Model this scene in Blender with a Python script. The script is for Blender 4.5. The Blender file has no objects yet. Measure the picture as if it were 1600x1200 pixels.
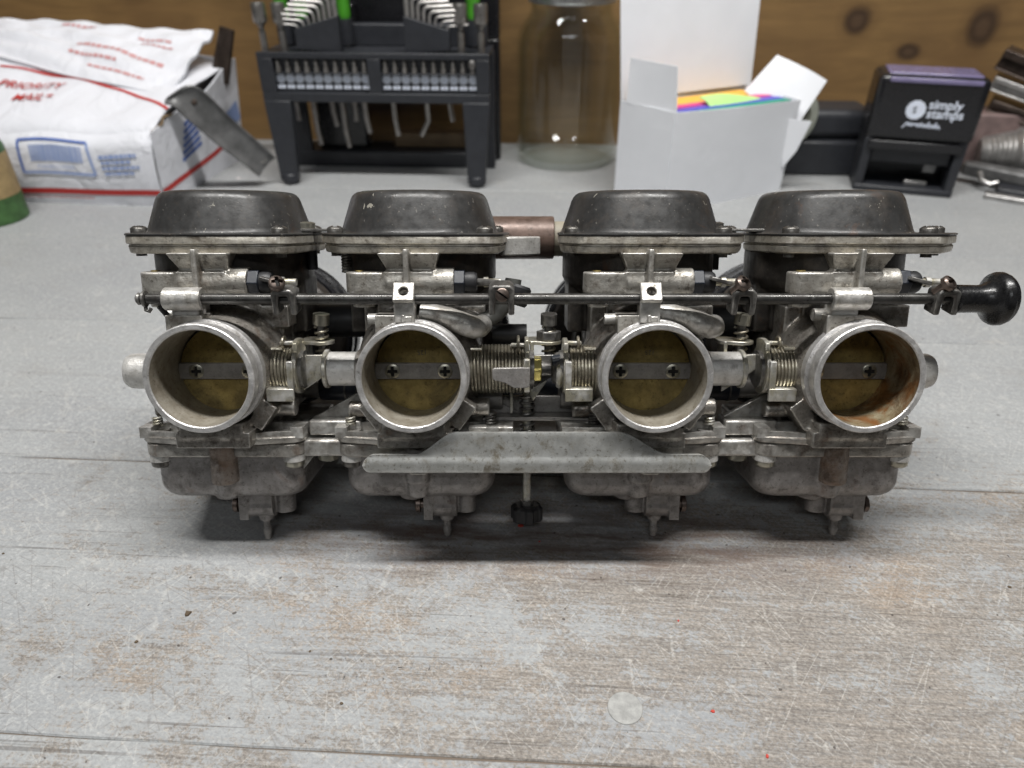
import bpy, bmesh, math, random
from mathutils import Matrix, Vector
random.seed(7)
R = math.radians
scn = bpy.context.scene
COL = scn.collection

# ------------------------------------------------------------------ camera
FPX, PITCH, RACKQ, CAMH = 1110.0, 34.0, 12.7, 227.3      # focal length in px of 1600, pitch, pitch relative to rack, height mm
cd = bpy.data.cameras.new('camera'); cam = bpy.data.objects.new('camera', cd); COL.objects.link(cam)
cam.location = (0, 0, CAMH*.001); cam.rotation_euler = (R(90-PITCH), 0, 0)
cd.sensor_width = 36; cd.lens = FPX/1600*36; cd.clip_start = .01; cd.clip_end = 50
cd.dof.use_dof = True; cd.dof.focus_distance = .262; cd.dof.aperture_fstop = 10.5
scn.camera = cam
scn.cycles.max_bounces = 12; scn.cycles.diffuse_bounces = 3; scn.cycles.glossy_bounces = 4; scn.cycles.transmission_bounces = 12; scn.cycles.use_light_tree = False; scn.cycles.transparent_max_bounces = 16
# ------------------------------------------------------------------ room light
w = bpy.data.worlds.new('World'); scn.world = w; w.use_nodes = True
bg = w.node_tree.nodes['Background']; bg.inputs[0].default_value = (.86, .93, 1, 1); bg.inputs[1].default_value = .018
def area(name, loc, rot, sx, sy, power, col):
    l = bpy.data.lights.new(name, 'AREA'); l.shape = 'RECTANGLE'; l.size = sx; l.size_y = sy; l.energy = power; l.color = col
    o = bpy.data.objects.new(name, l); COL.objects.link(o); o.location = loc; o.rotation_euler = rot; return o
area('tube_light', (.05, .24, 1.15), (0, 0, 0), 1.2, .07, 23.5, (1, .985, .96))
area('ceiling_light', (-.25, -1.1, 1.5), (R(38), 0, 0), 1.2, .14, 4.8, (.95, .98, 1))
vs = scn.view_settings; vs.view_transform = 'Standard'; vs.look = 'None'; vs.exposure = 0; vs.gamma = 1; vs.use_curve_mapping = False

# ------------------------------------------------------------------ pixel helpers (layout of the rack frame, mm)
def unrack(px, py, Y):
    q = R(RACKQ); d = ((px-800)/FPX, (600-py)/FPX, 1.0)
    wx, wy, wz = d[0], d[1]*math.sin(q)+d[2]*math.cos(q), d[1]*math.cos(q)-d[2]*math.sin(q)
    t = (Y+300)/wy
    return Vector((wx*t, Y, 4+wz*t))
def wpt(px, py, d):
    p = R(PITCH); a, b = (px-800)/FPX, (600-py)/FPX
    r = Vector((a, math.cos(p)+b*math.sin(p), b*math.cos(p)-math.sin(p)))
    return Vector((0, 0, CAMH)) + r*(d/r.y)

# ------------------------------------------------------------------ mesh builder (mm)
def smooth_mesh(me, ang):
    for p in me.polygons: p.use_smooth = True
    if ang < 180: me.set_sharp_from_angle(angle=R(ang))
class MB:
    def __init__(s): s.v = []; s.f = []; s.m = []; s.T = Matrix(); s.mi = 0
    def add(s, vs, fs):
        o = len(s.v); s.v += [s.T @ Vector(q) for q in vs]
        flip = s.T.determinant() < 0
        for q in fs:
            t = tuple(i+o for i in q); s.f.append(t[::-1] if flip else t); s.m.append(s.mi)
    def box(s, x0, x1, y0, y1, z0, z1, M=None):
        vs = [Vector((x, y, z)) for z in (z0, z1) for y in (y0, y1) for x in (x0, x1)]
        if M: vs = [M @ q for q in vs]
        s.add(vs, [(0,2,3,1),(4,5,7,6),(0,1,5,4),(2,6,7,3),(0,4,6,2),(1,3,7,5)])
        return s
    def lathe(s, prof, org=(0,0,0), axis='Z', n=32, closed=False, dirv=None):
        org = Vector(org)
        d = Vector(dirv).normalized() if dirv else Vector({'X':(1,0,0),'Y':(0,1,0),'Z':(0,0,1)}[axis])
        u = Vector((0,0,1)).cross(d)
        if u.length < 1e-4: u = Vector((1,0,0))
        u.normalize(); v = d.cross(u)
        vs = []; rings = []
        for r, h in prof:
            if r < 1e-6: rings.append([len(vs)]); vs.append(org+d*h)
            else:
                rings.append(list(range(len(vs), len(vs)+n)))
                vs += [org+d*h+(u*math.cos(2*math.pi*k/n)+v*math.sin(2*math.pi*k/n))*r for k in range(n)]
        fs = []
        prs = list(zip(rings, rings[1:])) + ([(rings[-1], rings[0])] if closed else [])
        for A, B in prs:
            for k in range(n):
                k2 = (k+1) % n
                if len(A) == 1 and len(B) == 1: break
                if len(A) == 1: fs.append((A[0], B[k2], B[k]))
                elif len(B) == 1: fs.append((A[k], A[k2], B[0]))
                else: fs.append((A[k], A[k2], B[k2], B[k]))
        s.add(vs, fs); return s
    def cyl(s, p0, p1, r0, r1=None, n=28, ch=0):
        p0, p1 = Vector(p0), Vector(p1); L = (p1-p0).length; r1 = r0 if r1 is None else r1
        pr = [(0,0),(r0-ch,0)]+([(r0,ch)] if ch else [])+([(r1,L-ch)] if ch else [])+[(r1-ch,L),(0,L)]
        return s.lathe(pr, p0, n=n, dirv=p1-p0)
    def prism(s, pts, z0, z1, M=None):
        n = len(pts); vs = [Vector((x,y,z0)) for x,y in pts]+[Vector((x,y,z1)) for x,y in pts]
        if M: vs = [M @ q for q in vs]
        s.add(vs, [tuple(range(n))[::-1], tuple(range(n,2*n))]+[(i,(i+1)%n,n+(i+1)%n,n+i) for i in range(n)]); return s
    def stack(s, rings):                      # list of (outline pts, z), closed with caps
        n = len(rings[0][0]); vs = []; fs = []
        for pts, z in rings: vs += [(x,y,z) for x,y in pts]
        for k in range(len(rings)-1):
            for i in range(n): fs.append((k*n+i, k*n+(i+1)%n, (k+1)*n+(i+1)%n, (k+1)*n+i))
        fs.append(tuple(range(n))[::-1]); fs.append(tuple(range((len(rings)-1)*n, len(rings)*n)))
        s.add(vs, fs); return s
    def tube(s, path, r, n=10, caps=True):
        P = [Vector(q) for q in path]; rr = r if isinstance(r, (list, tuple)) else [r]*len(P)
        vs = []; prev = None
        for i, q in enumerate(P):
            t = (P[min(i+1,len(P)-1)]-P[max(i-1,0)]).normalized()
            if prev is None:
                u = t.cross(Vector((0,0,1)));
                if u.length < 1e-3: u = t.cross(Vector((1,0,0)))
            else: u = prev - t*prev.dot(t)
            u.normalize(); prev = u; v = t.cross(u)
            vs += [q+(u*math.cos(2*math.pi*k/n)+v*math.sin(2*math.pi*k/n))*rr[i] for k in range(n)]
        fs = [(i*n+k, i*n+(k+1)%n, (i+1)*n+(k+1)%n, (i+1)*n+k) for i in range(len(P)-1) for k in range(n)]
        if caps: fs += [tuple(range(n))[::-1], tuple(range((len(P)-1)*n, len(P)*n))]
        s.add(vs, fs); return s
    def grid(s, fn, nu, nv):
        vs = [fn(i/nu, j/nv) for j in range(nv+1) for i in range(nu+1)]
        s.add(vs, [(j*(nu+1)+i, j*(nu+1)+i+1, (j+1)*(nu+1)+i+1, (j+1)*(nu+1)+i) for j in range(nv) for i in range(nu)]); return s
    def mesh(s, name='mesh', ang=35):
        me = bpy.data.meshes.new(name); me.from_pydata([q*.001 for q in s.v], [], s.f); me.update()
        for p, m in zip(me.polygons, s.m): p.material_index = m
        bm = bmesh.new(); bm.from_mesh(me); bmesh.ops.recalc_face_normals(bm, faces=bm.faces); bm.to_mesh(me); bm.free()
        smooth_mesh(me, ang); return me
def remesh(mb, voxel, it=3, name='casting'):
    me = mb.mesh(name); o = bpy.data.objects.new('tmp', me); COL.objects.link(o)
    m = o.modifiers.new('r', 'REMESH'); m.mode = 'VOXEL'; m.voxel_size = voxel*.001
    if it: k = o.modifiers.new('s', 'SMOOTH'); k.factor = .5; k.iterations = it
    dg = bpy.context.evaluated_depsgraph_get(); dg.update()
    out = bpy.data.meshes.new_from_object(o.evaluated_get(dg)); out.name = name
    bpy.data.objects.remove(o); bpy.data.meshes.remove(me)
    smooth_mesh(out, 180); return out
def obj(name, me, mats, parent=None, loc=(0,0,0), rot=(0,0,0), bevel=0, seg=2):
    if isinstance(me, MB): me = me.mesh(name)
    if not me.materials:
        for k in (mats if isinstance(mats, (list, tuple)) else [mats]): me.materials.append(MT[k])
    o = bpy.data.objects.new(name, me); COL.objects.link(o); o.parent = parent
    o.location = Vector(loc)*.001; o.rotation_euler = rot
    if bevel:
        b = o.modifiers.new('bevel', 'BEVEL'); b.width = bevel*.001; b.segments = seg; b.limit_method = 'ANGLE'; b.angle_limit = R(38); b.harden_normals = False
    return o
def empty(name, loc=(0,0,0), rot=(0,0,0), parent=None):
    o = bpy.data.objects.new(name, None); COL.objects.link(o); o.location = Vector(loc)*.001; o.rotation_euler = rot; o.parent = parent; o.empty_display_size = .01; return o
def tag(o, label, cat, group=None):
    o['label'] = label; o['category'] = cat
    if group: o['group'] = group
    return o
def text_mesh(body, size, shear=0, ext=0, name='lettering', bold=0, spacing=1.0, align='LEFT'):
    c = bpy.data.curves.new(name, 'FONT'); c.body = body; c.size = size*.001; c.shear = shear; c.extrude = ext*.001; c.offset = bold*.001; c.space_character = spacing
    c.align_x = align; c.resolution_u = 3
    o = bpy.data.objects.new('tmp', c); COL.objects.link(o)
    dg = bpy.context.evaluated_depsgraph_get(); dg.update()
    me = bpy.data.meshes.new_from_object(o.evaluated_get(dg)); me.name = name
    bpy.data.objects.remove(o); bpy.data.curves.remove(c); return me
def frame(o, u, v):            # matrix with origin o (mm), x axis u, y axis v (orthonormalised)
    u = Vector(u).normalized(); n = u.cross(Vector(v)).normalized(); v = n.cross(u)
    M = Matrix((u, v, n)).transposed().to_4x4(); M.translation = Vector(o)*.001; return M
def rrect(x0, x1, y0, y1, r, k=6):
    pts = []
    for cx, cy, a in ((x1-r,y0+r,-90),(x1-r,y1-r,0),(x0+r,y1-r,90),(x0+r,y0+r,180)):
        for i in range(k+1):
            t = R(a+90*i/k); pts.append((cx+r*math.cos(t), cy+r*math.sin(t)))
    return pts
def hull(discs, n=96):         # convex outline round a set of discs, sampled by support function
    pts = []
    for i in range(n):
        a = 2*math.pi*i/n; d = (math.cos(a), math.sin(a))
        b = max(discs, key=lambda c: c[0]*d[0]+c[1]*d[1]+c[2])
        pts.append((b[0]+b[2]*d[0], b[1]+b[2]*d[1]))
    out = []
    for q in pts:
        if not out or (abs(q[0]-out[-1][0])+abs(q[1]-out[-1][1])) > .02: out.append(q)
    return out
def inset(pts, k, c=(0,0)):    # shrink an outline towards a centre by k mm
    o = []
    for x, y in pts:
        d = math.hypot(x-c[0], y-c[1]); s = (d-k)/d; o.append((c[0]+(x-c[0])*s, c[1]+(y-c[1])*s))
    return o

# ------------------------------------------------------------------ materials
MT = {}
class NT:
    def __init__(s, name):
        m = bpy.data.materials.new(name); m.use_nodes = True; s.m = m; s.t = m.node_tree; s.b = s.t.nodes['Principled BSDF']; MT[name] = m
    def n(s, typ, **kw):
        nd = s.t.nodes.new('ShaderNode'+typ)
        for k, v in kw.items():
            if k.startswith('i_'):
                key = k[2:]; key = int(key) if key.isdigit() else key.replace('_', ' ')
                s.set(nd.inputs[key], v)
            else: setattr(nd, k, v)
        return nd
    def set(s, inp, v):
        if isinstance(v, bpy.types.NodeSocket): s.t.links.new(v, inp)
        elif isinstance(v, tuple) and len(v) == 3 and inp.type == 'RGBA': inp.default_value = (*v, 1)
        else: inp.default_value = v
    def P(s, **kw):
        for k, v in kw.items(): s.set(s.b.inputs[k.replace('_', ' ')], v)
    def coord(s, scale=(1,1,1), rot=(0,0,0), jitter=True, out='Object'):
        c = s.n('TexCoord').outputs[out]
        if jitter:
            rnd = s.n('ObjectInfo').outputs['Random']
            k = s.n('Math', operation='MULTIPLY', i_0=rnd, i_1=.731)
            c = s.n('VectorMath', operation='ADD', i_0=c, i_1=k.outputs[0]).outputs[0]
        return s.n('Mapping', i_Vector=c, i_Scale=scale, i_Rotation=rot).outputs[0]
    def noise(s, co, sc, det=4, rough=.55, dist=0):
        return s.n('TexNoise', i_Vector=co, i_Scale=sc, i_Detail=det, i_Roughness=rough, i_Distortion=dist).outputs[0]
    def ramp(s, v, a, b, ca=0., cb=1.):
        return s.n('MapRange', i_0=v, i_1=a, i_2=b, i_3=ca, i_4=cb).outputs[0]
    def mix(s, f, a, b):
        nd = s.n('Mix', data_type='RGBA'); s.set(nd.inputs[0], f); s.set(nd.inputs[6], a); s.set(nd.inputs[7], b); return nd.outputs[2]
    def mth(s, op, a, b=0.):
        return s.n('Math', operation=op, i_0=a, i_1=b).outputs[0]
    def bump(s, h, st, dist, prev=None):
        nd = s.n('Bump', i_Strength=st, i_Distance=dist, i_Height=h)
        if prev: s.set(nd.inputs['Normal'], prev)
        return nd.outputs[0]
def metal(name, c1, c2, rough, met, grime=(.02,.016,.012), gr=(.52,.72), gmax=.8, gs=55, sand=.12, wear=0, wearc=(.7,.7,.7), rust=None, speck=0, chips=0):
    t = NT(name); co = t.coord()
    c = t.mix(t.ramp(t.noise(co, 170, 5, .7), .36, .64), c1, c2)
    fine = t.noise(co, 1500, 2, .6)
    if rust:
        rm = t.ramp(t.noise(co, 75, 5, .65, .6), rust[1], rust[1]+.12, 0, rust[2]); c = t.mix(rm, c, rust[0])
    g = t.ramp(t.noise(co, gs, 7, .72, .4), gr[0], gr[1], 0, gmax)
    c = t.mix(g, c, grime)
    g2 = t.ramp(t.noise(co, 560, 4, .75), .56, .66, 0, .75*gmax); c = t.mix(g2, c, grime)
    if speck:
        sp = t.ramp(t.noise(co, 700, 2, .5), .70, .73, 0, speck); c = t.mix(sp, c, wearc)
    if chips:
        cp = t.mth('MULTIPLY', t.ramp(t.noise(co, 210, 3, .6, 1.5), .685, .70), t.ramp(t.noise(co, 40, 2), .5, .56)); c = t.mix(t.mth('MULTIPLY', cp, chips), c, (.36,.34,.29))
    if wear:
        pt = t.n('NewGeometry').outputs['Pointiness']
        k = t.mth('MULTIPLY', t.ramp(pt, .515, .56), t.ramp(t.noise(co, 260, 4), .35, .6, .1, wear)); c = t.mix(k, c, wearc)
    ro = t.mth('ADD', t.ramp(t.noise(co, 300, 2), .3, .7, rough-.08, rough+.1), t.mth('MULTIPLY', g, .25))
    t.P(Base_Color=c, Roughness=ro, Metallic=t.ramp(g, 0, 1, met, met*.25))
    h = t.mth('ADD', fine, t.mth('MULTIPLY', t.noise(co, 400, 2), 1.5))
    t.P(Normal=t.bump(h, sand, .0004)); return t
def plain(name, c, rough=.5, met=0, var=.12, sc=120, bumpst=.05, **kw):
    t = NT(name); co = t.coord(); d = tuple(x*(1-var*2) for x in c)
    t.P(Base_Color=t.mix(t.ramp(t.noise(co, sc, 6, .6), .3, .7), c, d), Roughness=t.ramp(t.noise(co, sc*3, 4), .3, .7, rough-.06, rough+.08), Metallic=met)
    t.P(Normal=t.bump(t.noise(co, 900, 3), bumpst, .0005)); t.P(**kw); return t
metal('cast', (.42,.398,.362), (.215,.196,.174), .36, .68, grime=(.030,.020,.012), gr=(.50,.66), gmax=.82, gs=150, sand=.30, wear=.8, wearc=(.66,.65,.62), rust=((.17,.085,.04), .57, .6))
metal('cast_clean', (.66,.65,.625), (.46,.445,.415), .45, .5, grime=(.06,.046,.032), gr=(.55,.70), gmax=.7, gs=160, sand=.30, wear=.5, wearc=(.74,.73,.71))
metal('cast_mid', (.54,.52,.475), (.33,.308,.272), .37, .65, grime=(.045,.031,.018), gr=(.52,.68), gmax=.8, gs=150, sand=.32, wear=.6, wearc=(.72,.71,.69), rust=((.19,.10,.05), .62, .5))
metal('cast_dark', (.335,.318,.308), (.22,.206,.197), .42, .5, grime=(.035,.025,.018), gr=(.52,.70), gmax=.7, gs=130, sand=.26, wear=.5, wearc=(.36,.35,.33), rust=((.15,.078,.045), .60, .5))
metal('chamber', (.065,.058,.052), (.04,.036,.033), .42, .4, grime=(.13,.11,.09), gr=(.52,.74), gmax=.55, gs=60, sand=.12, wear=.5, wearc=(.30,.29,.27), rust=((.12,.06,.03), .60, .5))
metal('spigot', (.52,.51,.50), (.37,.36,.35), .41, .62, grime=(.10,.085,.07), gr=(.53,.68), gmax=.7, gs=130, sand=.32, wear=.5, wearc=(.78,.77,.76), speck=.6)
metal('bore', (.40,.37,.31), (.27,.24,.19), .50, .4, grime=(.10,.06,.025), gr=(.52,.74), gmax=.65, gs=60, sand=.1)
metal('brass', (.42,.32,.115), (.25,.185,.065), .36, .55, grime=(.05,.034,.014), gr=(.46,.70), gmax=.75, gs=60, sand=.03)
metal('zinc', (.58,.545,.42), (.38,.345,.24), .36, .75, grime=(.045,.032,.015), gr=(.46,.67), gmax=.85, gs=130, sand=.08, wear=.6)
metal('bright_zinc', (.50,.505,.49), (.39,.392,.372), .36, .55, grime=(.09,.072,.042), gr=(.50,.64), gmax=.85, gs=120, sand=.06, wear=.5, wearc=(.82,.82,.79), rust=((.16,.12,.065), .575, .55))
metal('spring', (.48,.45,.37), (.29,.26,.20), .34, .85, grime=(.05,.035,.02), gr=(.50,.68), gmax=.75, gs=170, sand=.02)
metal('gold_nut', (.70,.60,.22), (.55,.46,.15), .32, .85, gr=(.58,.75), gmax=.6, gs=150, sand=.04)
metal('steel_dark', (.095,.09,.086), (.05,.047,.044), .38, .65, grime=(.018,.013,.01), gr=(.5,.7), gmax=.7, gs=110, sand=.08, wear=.6, wearc=(.36,.35,.33))
metal('rod', (.10,.098,.094), (.055,.053,.05), .32, .7, grime=(.02,.015,.012), gr=(.52,.68), gmax=.7, gs=60, sand=.01, speck=.2, wearc=(.5,.49,.47))
metal('cover', (.046,.0455,.045), (.030,.0295,.029), .37, .15, grime=(.075,.060,.048), gr=(.54,.76), gmax=.45, gs=60, sand=.06, speck=.35, wearc=(.30,.28,.25), rust=((.10,.045,.02), .64, .6), chips=.9)
metal('flange', (.56,.525,.45), (.35,.312,.25), .42, .6, grime=(.055,.038,.024), gr=(.48,.62), gmax=.85, gs=90, sand=.32, wear=.8, wearc=(.78,.75,.69))
metal('copper_tube', (.155,.105,.085), (.10,.066,.052), .40, .25, gr=(.50,.72), gmax=.7, gs=45, sand=.03)
metal('cast_rust', (.34,.31,.285), (.23,.18,.145), .5, .4, grime=(.05,.03,.018), gr=(.46,.62), gmax=.7, gs=110, sand=.35, rust=((.20,.12,.075), .50, .6))
metal('bore_rusty', (.40,.35,.24), (.27,.21,.12), .45, .4, grime=(.07,.035,.012), gr=(.44,.60), gmax=.85, gs=60, sand=.15, rust=((.24,.09,.02), .50, .85))
plain('black_rubber', (.018,.018,.020), .48, 0, bumpst=.1)
plain('gloss_rubber', (.014,.014,.016), .26, 0)
plain('blue_hose', (.022,.026,.036), .38, 0)
plain('grey_hose', (.10,.10,.092), .5, 0, var=.25)
plain('recess_shade', (.008,.007,.006), .8)
plain('knob', (.014,.014,.015), .27, 0, var=.3, sc=350, bumpst=.12)
plain('cream', (.30,.27,.21), .6)
plain('screw_dark', (.20,.19,.175), .36, .75, var=.3, sc=500)
plain('screw_brown', (.19,.15,.13), .36, .8, var=.25)
plain('screw_zinc', (.52,.50,.42), .34, .85, var=.2)

# ------------------------------------------------------------------ the bench: painted, worn planks
t = NT('bench_paint')
raw = t.n('TexCoord').outputs['Object']; rnd = t.n('ObjectInfo').outputs['Random']
off = t.n('CombineXYZ', i_0=t.mth('MULTIPLY', rnd, 3.7), i_1=t.mth('MULTIPLY', rnd, 1.3)).outputs[0]
pc = t.n('VectorMath', operation='ADD', i_0=raw, i_1=off).outputs[0]
def mp(sc, rz=0, base=pc, loc=(0,0,0)):                            # turn first, then stretch
    if rz: base = t.n('VectorRotate', rotation_type='Z_AXIS', i_Vector=base, i_Angle=R(rz)).outputs[0]
    return t.n('Mapping', i_Vector=base, i_Scale=sc, i_Location=loc).outputs[0]
sep = t.n('SeparateXYZ', i_0=raw); X, Y = sep.outputs[0], sep.outputs[1]
wearY = t.ramp(Y, .20, .34, 1, .12)                                  # the front planks are worn hardest
wearX = t.ramp(X, -.26, .10, -.07, .05)
lvl = t.mth('ADD', t.mth('MULTIPLY', wearY, .165), t.mth('MULTIPLY', wearX, wearY))
grain = t.noise(mp((22, 520, 1)), 1, 4, .65, .3)
grain2 = t.noise(mp((110, 1500, 1)), 1, 3, .6)
blot = t.noise(mp((26, 40, 1), 4), 1, 8, .74, .3)
flake = t.noise(mp((360, 430, 1), 25), 1, 6, .84, .4)
big = t.noise(mp((5, 9, 1), 0), 1, 3, .6)
wsum = t.mth('ADD', t.mth('ADD', t.mth('MULTIPLY', blot, .50), t.mth('MULTIPLY', flake, .56)), t.mth('MULTIPLY', grain, .14))
bare = t.ramp(t.mth('ADD', wsum, lvl), .738, .793)
paint = t.mix(t.ramp(big, .35, .65), (.285,.295,.305), (.335,.345,.347))
paint = t.mix(t.ramp(grain, .45, .72, 0, .30), paint, (.25,.24,.23))
paint = t.mix(t.ramp(flake, .50, .62, 0, .6), paint, (.49,.495,.49))
paint = t.mix(t.ramp(blot, .55, .72, 0, .35), paint, (.26,.245,.225))
wood = t.mix(t.ramp(grain, .36, .64), (.265,.228,.19), (.165,.144,.124))
wood = t.mix(t.ramp(t.noise(mp((10, 18, 1), 3), 1, 4, .6), .56, .67, 0, .5), wood, (.34,.245,.16))
wood = t.mix(t.ramp(grain2, .48, .62, 0, .45), wood, (.35,.335,.315))
wood = t.mix(t.ramp(flake, .56, .68, 0, .6), wood, (.44,.43,.41))
wood = t.mix(t.ramp(flake, .42, .34, 0, .6), wood, (.12,.10,.085))
colr = t.mix(t.mth('MULTIPLY', bare, .85), paint, wood)
crack = t.mth('MULTIPLY', t.ramp(t.noise(mp((5, 330, 1)), 1, 2, .55, .5), .64, .68), t.ramp(t.noise(mp((16, 24, 1)), 1, 2), .47, .58))
crack = t.mth('MULTIPLY', crack, t.ramp(wearY, 0, 1, .10, .5))
colr = t.mix(crack, colr, (.06,.048,.04))
smask = t.noise(mp((55, 55, 1), 20), 1, 3, .6)
def scratch(ang, sc, wdt, lo, sd):
    v = t.n('TexVoronoi', feature='DISTANCE_TO_EDGE', voronoi_dimensions='2D', i_Vector=mp(sc, ang, pc, (sd, sd*.7, 0)), i_Scale=1.)
    m = t.ramp(smask, .52, .58) if lo else t.ramp(smask, .48, .42)
    return t.mth('MULTIPLY', t.ramp(v.outputs['Distance'], wdt*.3, wdt, 1, 0), m)
sl = t.mth('MAXIMUM', scratch(38, (20, 210, 1), .050, 1, 3.3), t.mth('MAXIMUM', scratch(-57, (17, 180, 1), .045, 0, 9.1), scratch(72, (14, 120, 1), .030, 1, 5.7)))
colr = t.mix(t.mth('MULTIPLY', sl, .28), colr, (.56,.55,.52))
sd_ = t.mth('MAXIMUM', scratch(-48, (18, 220, 1), .050, 1, 1.9), t.mth('MAXIMUM', scratch(57, (14, 160, 1), .040, 0, 7.7), scratch(25, (18, 230, 1), .050, 0, 2.2)))
colr = t.mix(t.mth('MULTIPLY', sd_, t.ramp(wearY, 0, 1, .05, .30)), colr, (.13,.11,.095))
grit = t.ramp(t.noise(mp((700, 1000, 1), 12), 1, 3, .7), .34, .66, .68, 1.36)
colr = t.mix(t.ramp(bare, 0, 1, .38, 1.), colr, t.n('VectorMath', operation='SCALE', i_0=colr, i_Scale=grit).outputs[0])
# reddish shadow of the rack painted into the bench colour, broken by noise
tint_co = t.n('Mapping', i_Vector=raw, i_Location=(-.01,-.218,0)).outputs[0]
ss = t.n('SeparateXYZ', i_0=tint_co)
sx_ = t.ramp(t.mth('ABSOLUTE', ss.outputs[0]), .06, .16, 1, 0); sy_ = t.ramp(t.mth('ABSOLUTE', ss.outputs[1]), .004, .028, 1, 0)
shadow_tint = t.mth('MULTIPLY', t.mth('MULTIPLY', sx_, sy_), t.ramp(t.noise(mp((30, 160, 1)), 1, 4, .6), .36, .60))
colr = t.mix(t.mth('MULTIPLY', shadow_tint, .75), colr, (.085,.045,.03))
speckle = t.ramp(t.noise(mp((330, 330, 1)), 1, 1, .5), .755, .775); colr = t.mix(t.mth('MULTIPLY', speckle, .8), colr, (.05,.04,.035))
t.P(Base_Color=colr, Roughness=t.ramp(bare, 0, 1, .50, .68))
hgt = t.mth('ADD', t.mth('MULTIPLY', grain, .8), flake)
t.P(Normal=t.bump(hgt, .40, .0006))
b = t.b; b.inputs['Specular IOR Level'].default_value = .35

BY = R(-3.1)
bench = empty('bench_top', (0,0,0), (0,0,BY)); bench['kind'] = 'structure'
seams = [-60, 121, 259, 397, 533, 668, 880]
for a, c in zip(seams, seams[1:]):
    mb = MB(); n = 60; g = .22
    def edge(x, s): return s*(.25*math.sin(x*.031+a)+.18*math.sin(x*.11+a*2))
    top = []
    xs = [-900+1800*i/n for i in range(n+1)]
    vs = []
    for x in xs:
        y0, y1 = a+g+edge(x, 1), c-g+edge(x, -1)
        vs += [(x,y0,-.69),(x,y0,-.5),(x,y0+.5,0),(x,y1-.5,0),(x,y1,-.5),(x,y1,-.69)]
    fs = [(6*i+k, 6*i+(k+1)%6, 6*i+6+(k+1)%6, 6*i+6+k) for i in range(n) for k in range(6)]+[tuple(range(6)), tuple(range(6*n, 6*n+6))]
    mb.add(vs, fs); obj('plank', mb, 'bench_paint', bench)
plain('seam_fill', (.17,.135,.105), .8)
mb = MB().box(-900,900,-60,880,-48,-.7); obj('bench_frame', mb, 'seam_fill', bench)
plain('plug', (.40,.40,.385), .6, 0, var=.2, sc=400)
plug = obj('wood_plug', MB().cyl((0,0,-4),(0,0,.35), 6.0, n=30, ch=.2), 'plug', bench, (31, 141, 0))

# wall behind the bench: knotty wooden boards
t = NT('wall_wood'); co = t.coord(jitter=False)
g1 = t.noise(t.n('Mapping', i_Vector=co, i_Scale=(2.4, 1, 16)).outputs[0], 3, 6, .6, 1.6)
c = t.mix(t.ramp(g1, .3, .7), (.27,.162,.062), (.17,.10,.038))
c = t.mix(t.ramp(t.noise(co, 7, 3), .45, .68, 0, .6), c, (.16,.09,.038))
def knot(c, x, z, rx, rz):
    m = t.n('Mapping', i_Vector=co, i_Location=(-x/rx, 0, -z/rz), i_Scale=(1/rx, 0, 1/rz)).outputs[0]
    m = t.n('VectorMath', operation='ADD', i_0=m, i_1=t.n('VectorMath', operation='SCALE', i_0=t.n('TexNoise', i_Vector=co, i_Scale=45).outputs['Color'], i_Scale=.35).outputs[0]).outputs[0]
    m = t.n('VectorMath', operation='SUBTRACT', i_0=m, i_1=(.17, .17, .17)).outputs[0]
    m = t.n('VectorMath', operation='MULTIPLY', i_0=m, i_1=(1, 0, 1)).outputs[0]
    d = t.n('VectorMath', operation='LENGTH', i_0=m).outputs[1]
    c = t.mix(t.mth('MULTIPLY', t.ramp(d, 1.0, 1.9, 1, 0), .45), c, (.11,.06,.025))
    c = t.mix(t.ramp(d, .7, 1.25, 1, 0), c, (.055,.031,.016))
    return t.mix(t.ramp(d, .30, .60, 1, 0), c, (.085,.05,.027))
for k in ((.355,.129,.013,.013),(.482,.124,.015,.018),(.415,.100,.012,.008),(-.41,.155,.018,.01),(-.15,.05,.05,.02)): c = knot(c, *k)
t.P(Base_Color=c, Roughness=.55, Normal=t.bump(g1, .2, .001))
wall = empty('back_wall', (0, 832, 0), (0,0,BY)); wall['kind'] = 'structure'
for z0, z1 in ((-60, 168), (170, 420)):
    o = obj('board', MB().box(-1000,1000,0,20,z0,z1), 'wall_wood', wall, bevel=1)

# ------------------------------------------------------------------ the carburettor rack (local frame: x right, y away, z up from the cover flange)
TILT = R(PITCH-RACKQ)
Rt = Matrix.Rotation(-TILT, 4, 'X')
org = Vector((0,0,CAMH)) - Rt @ Vector((0,-300,4))
rack = empty('carburetor_rack', org, (-TILT, 0, 0))
tag(rack, 'dirty aluminium rack of four motorcycle carburetors standing on the worn grey bench', 'carburetor rack')
XC = [-115.3, -37.8, 52.2, 129.7]
SPZ, SHZ, SHY = -51.3, -52.4, -22.0            # spigot axis height, throttle shaft height and depth

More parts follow.
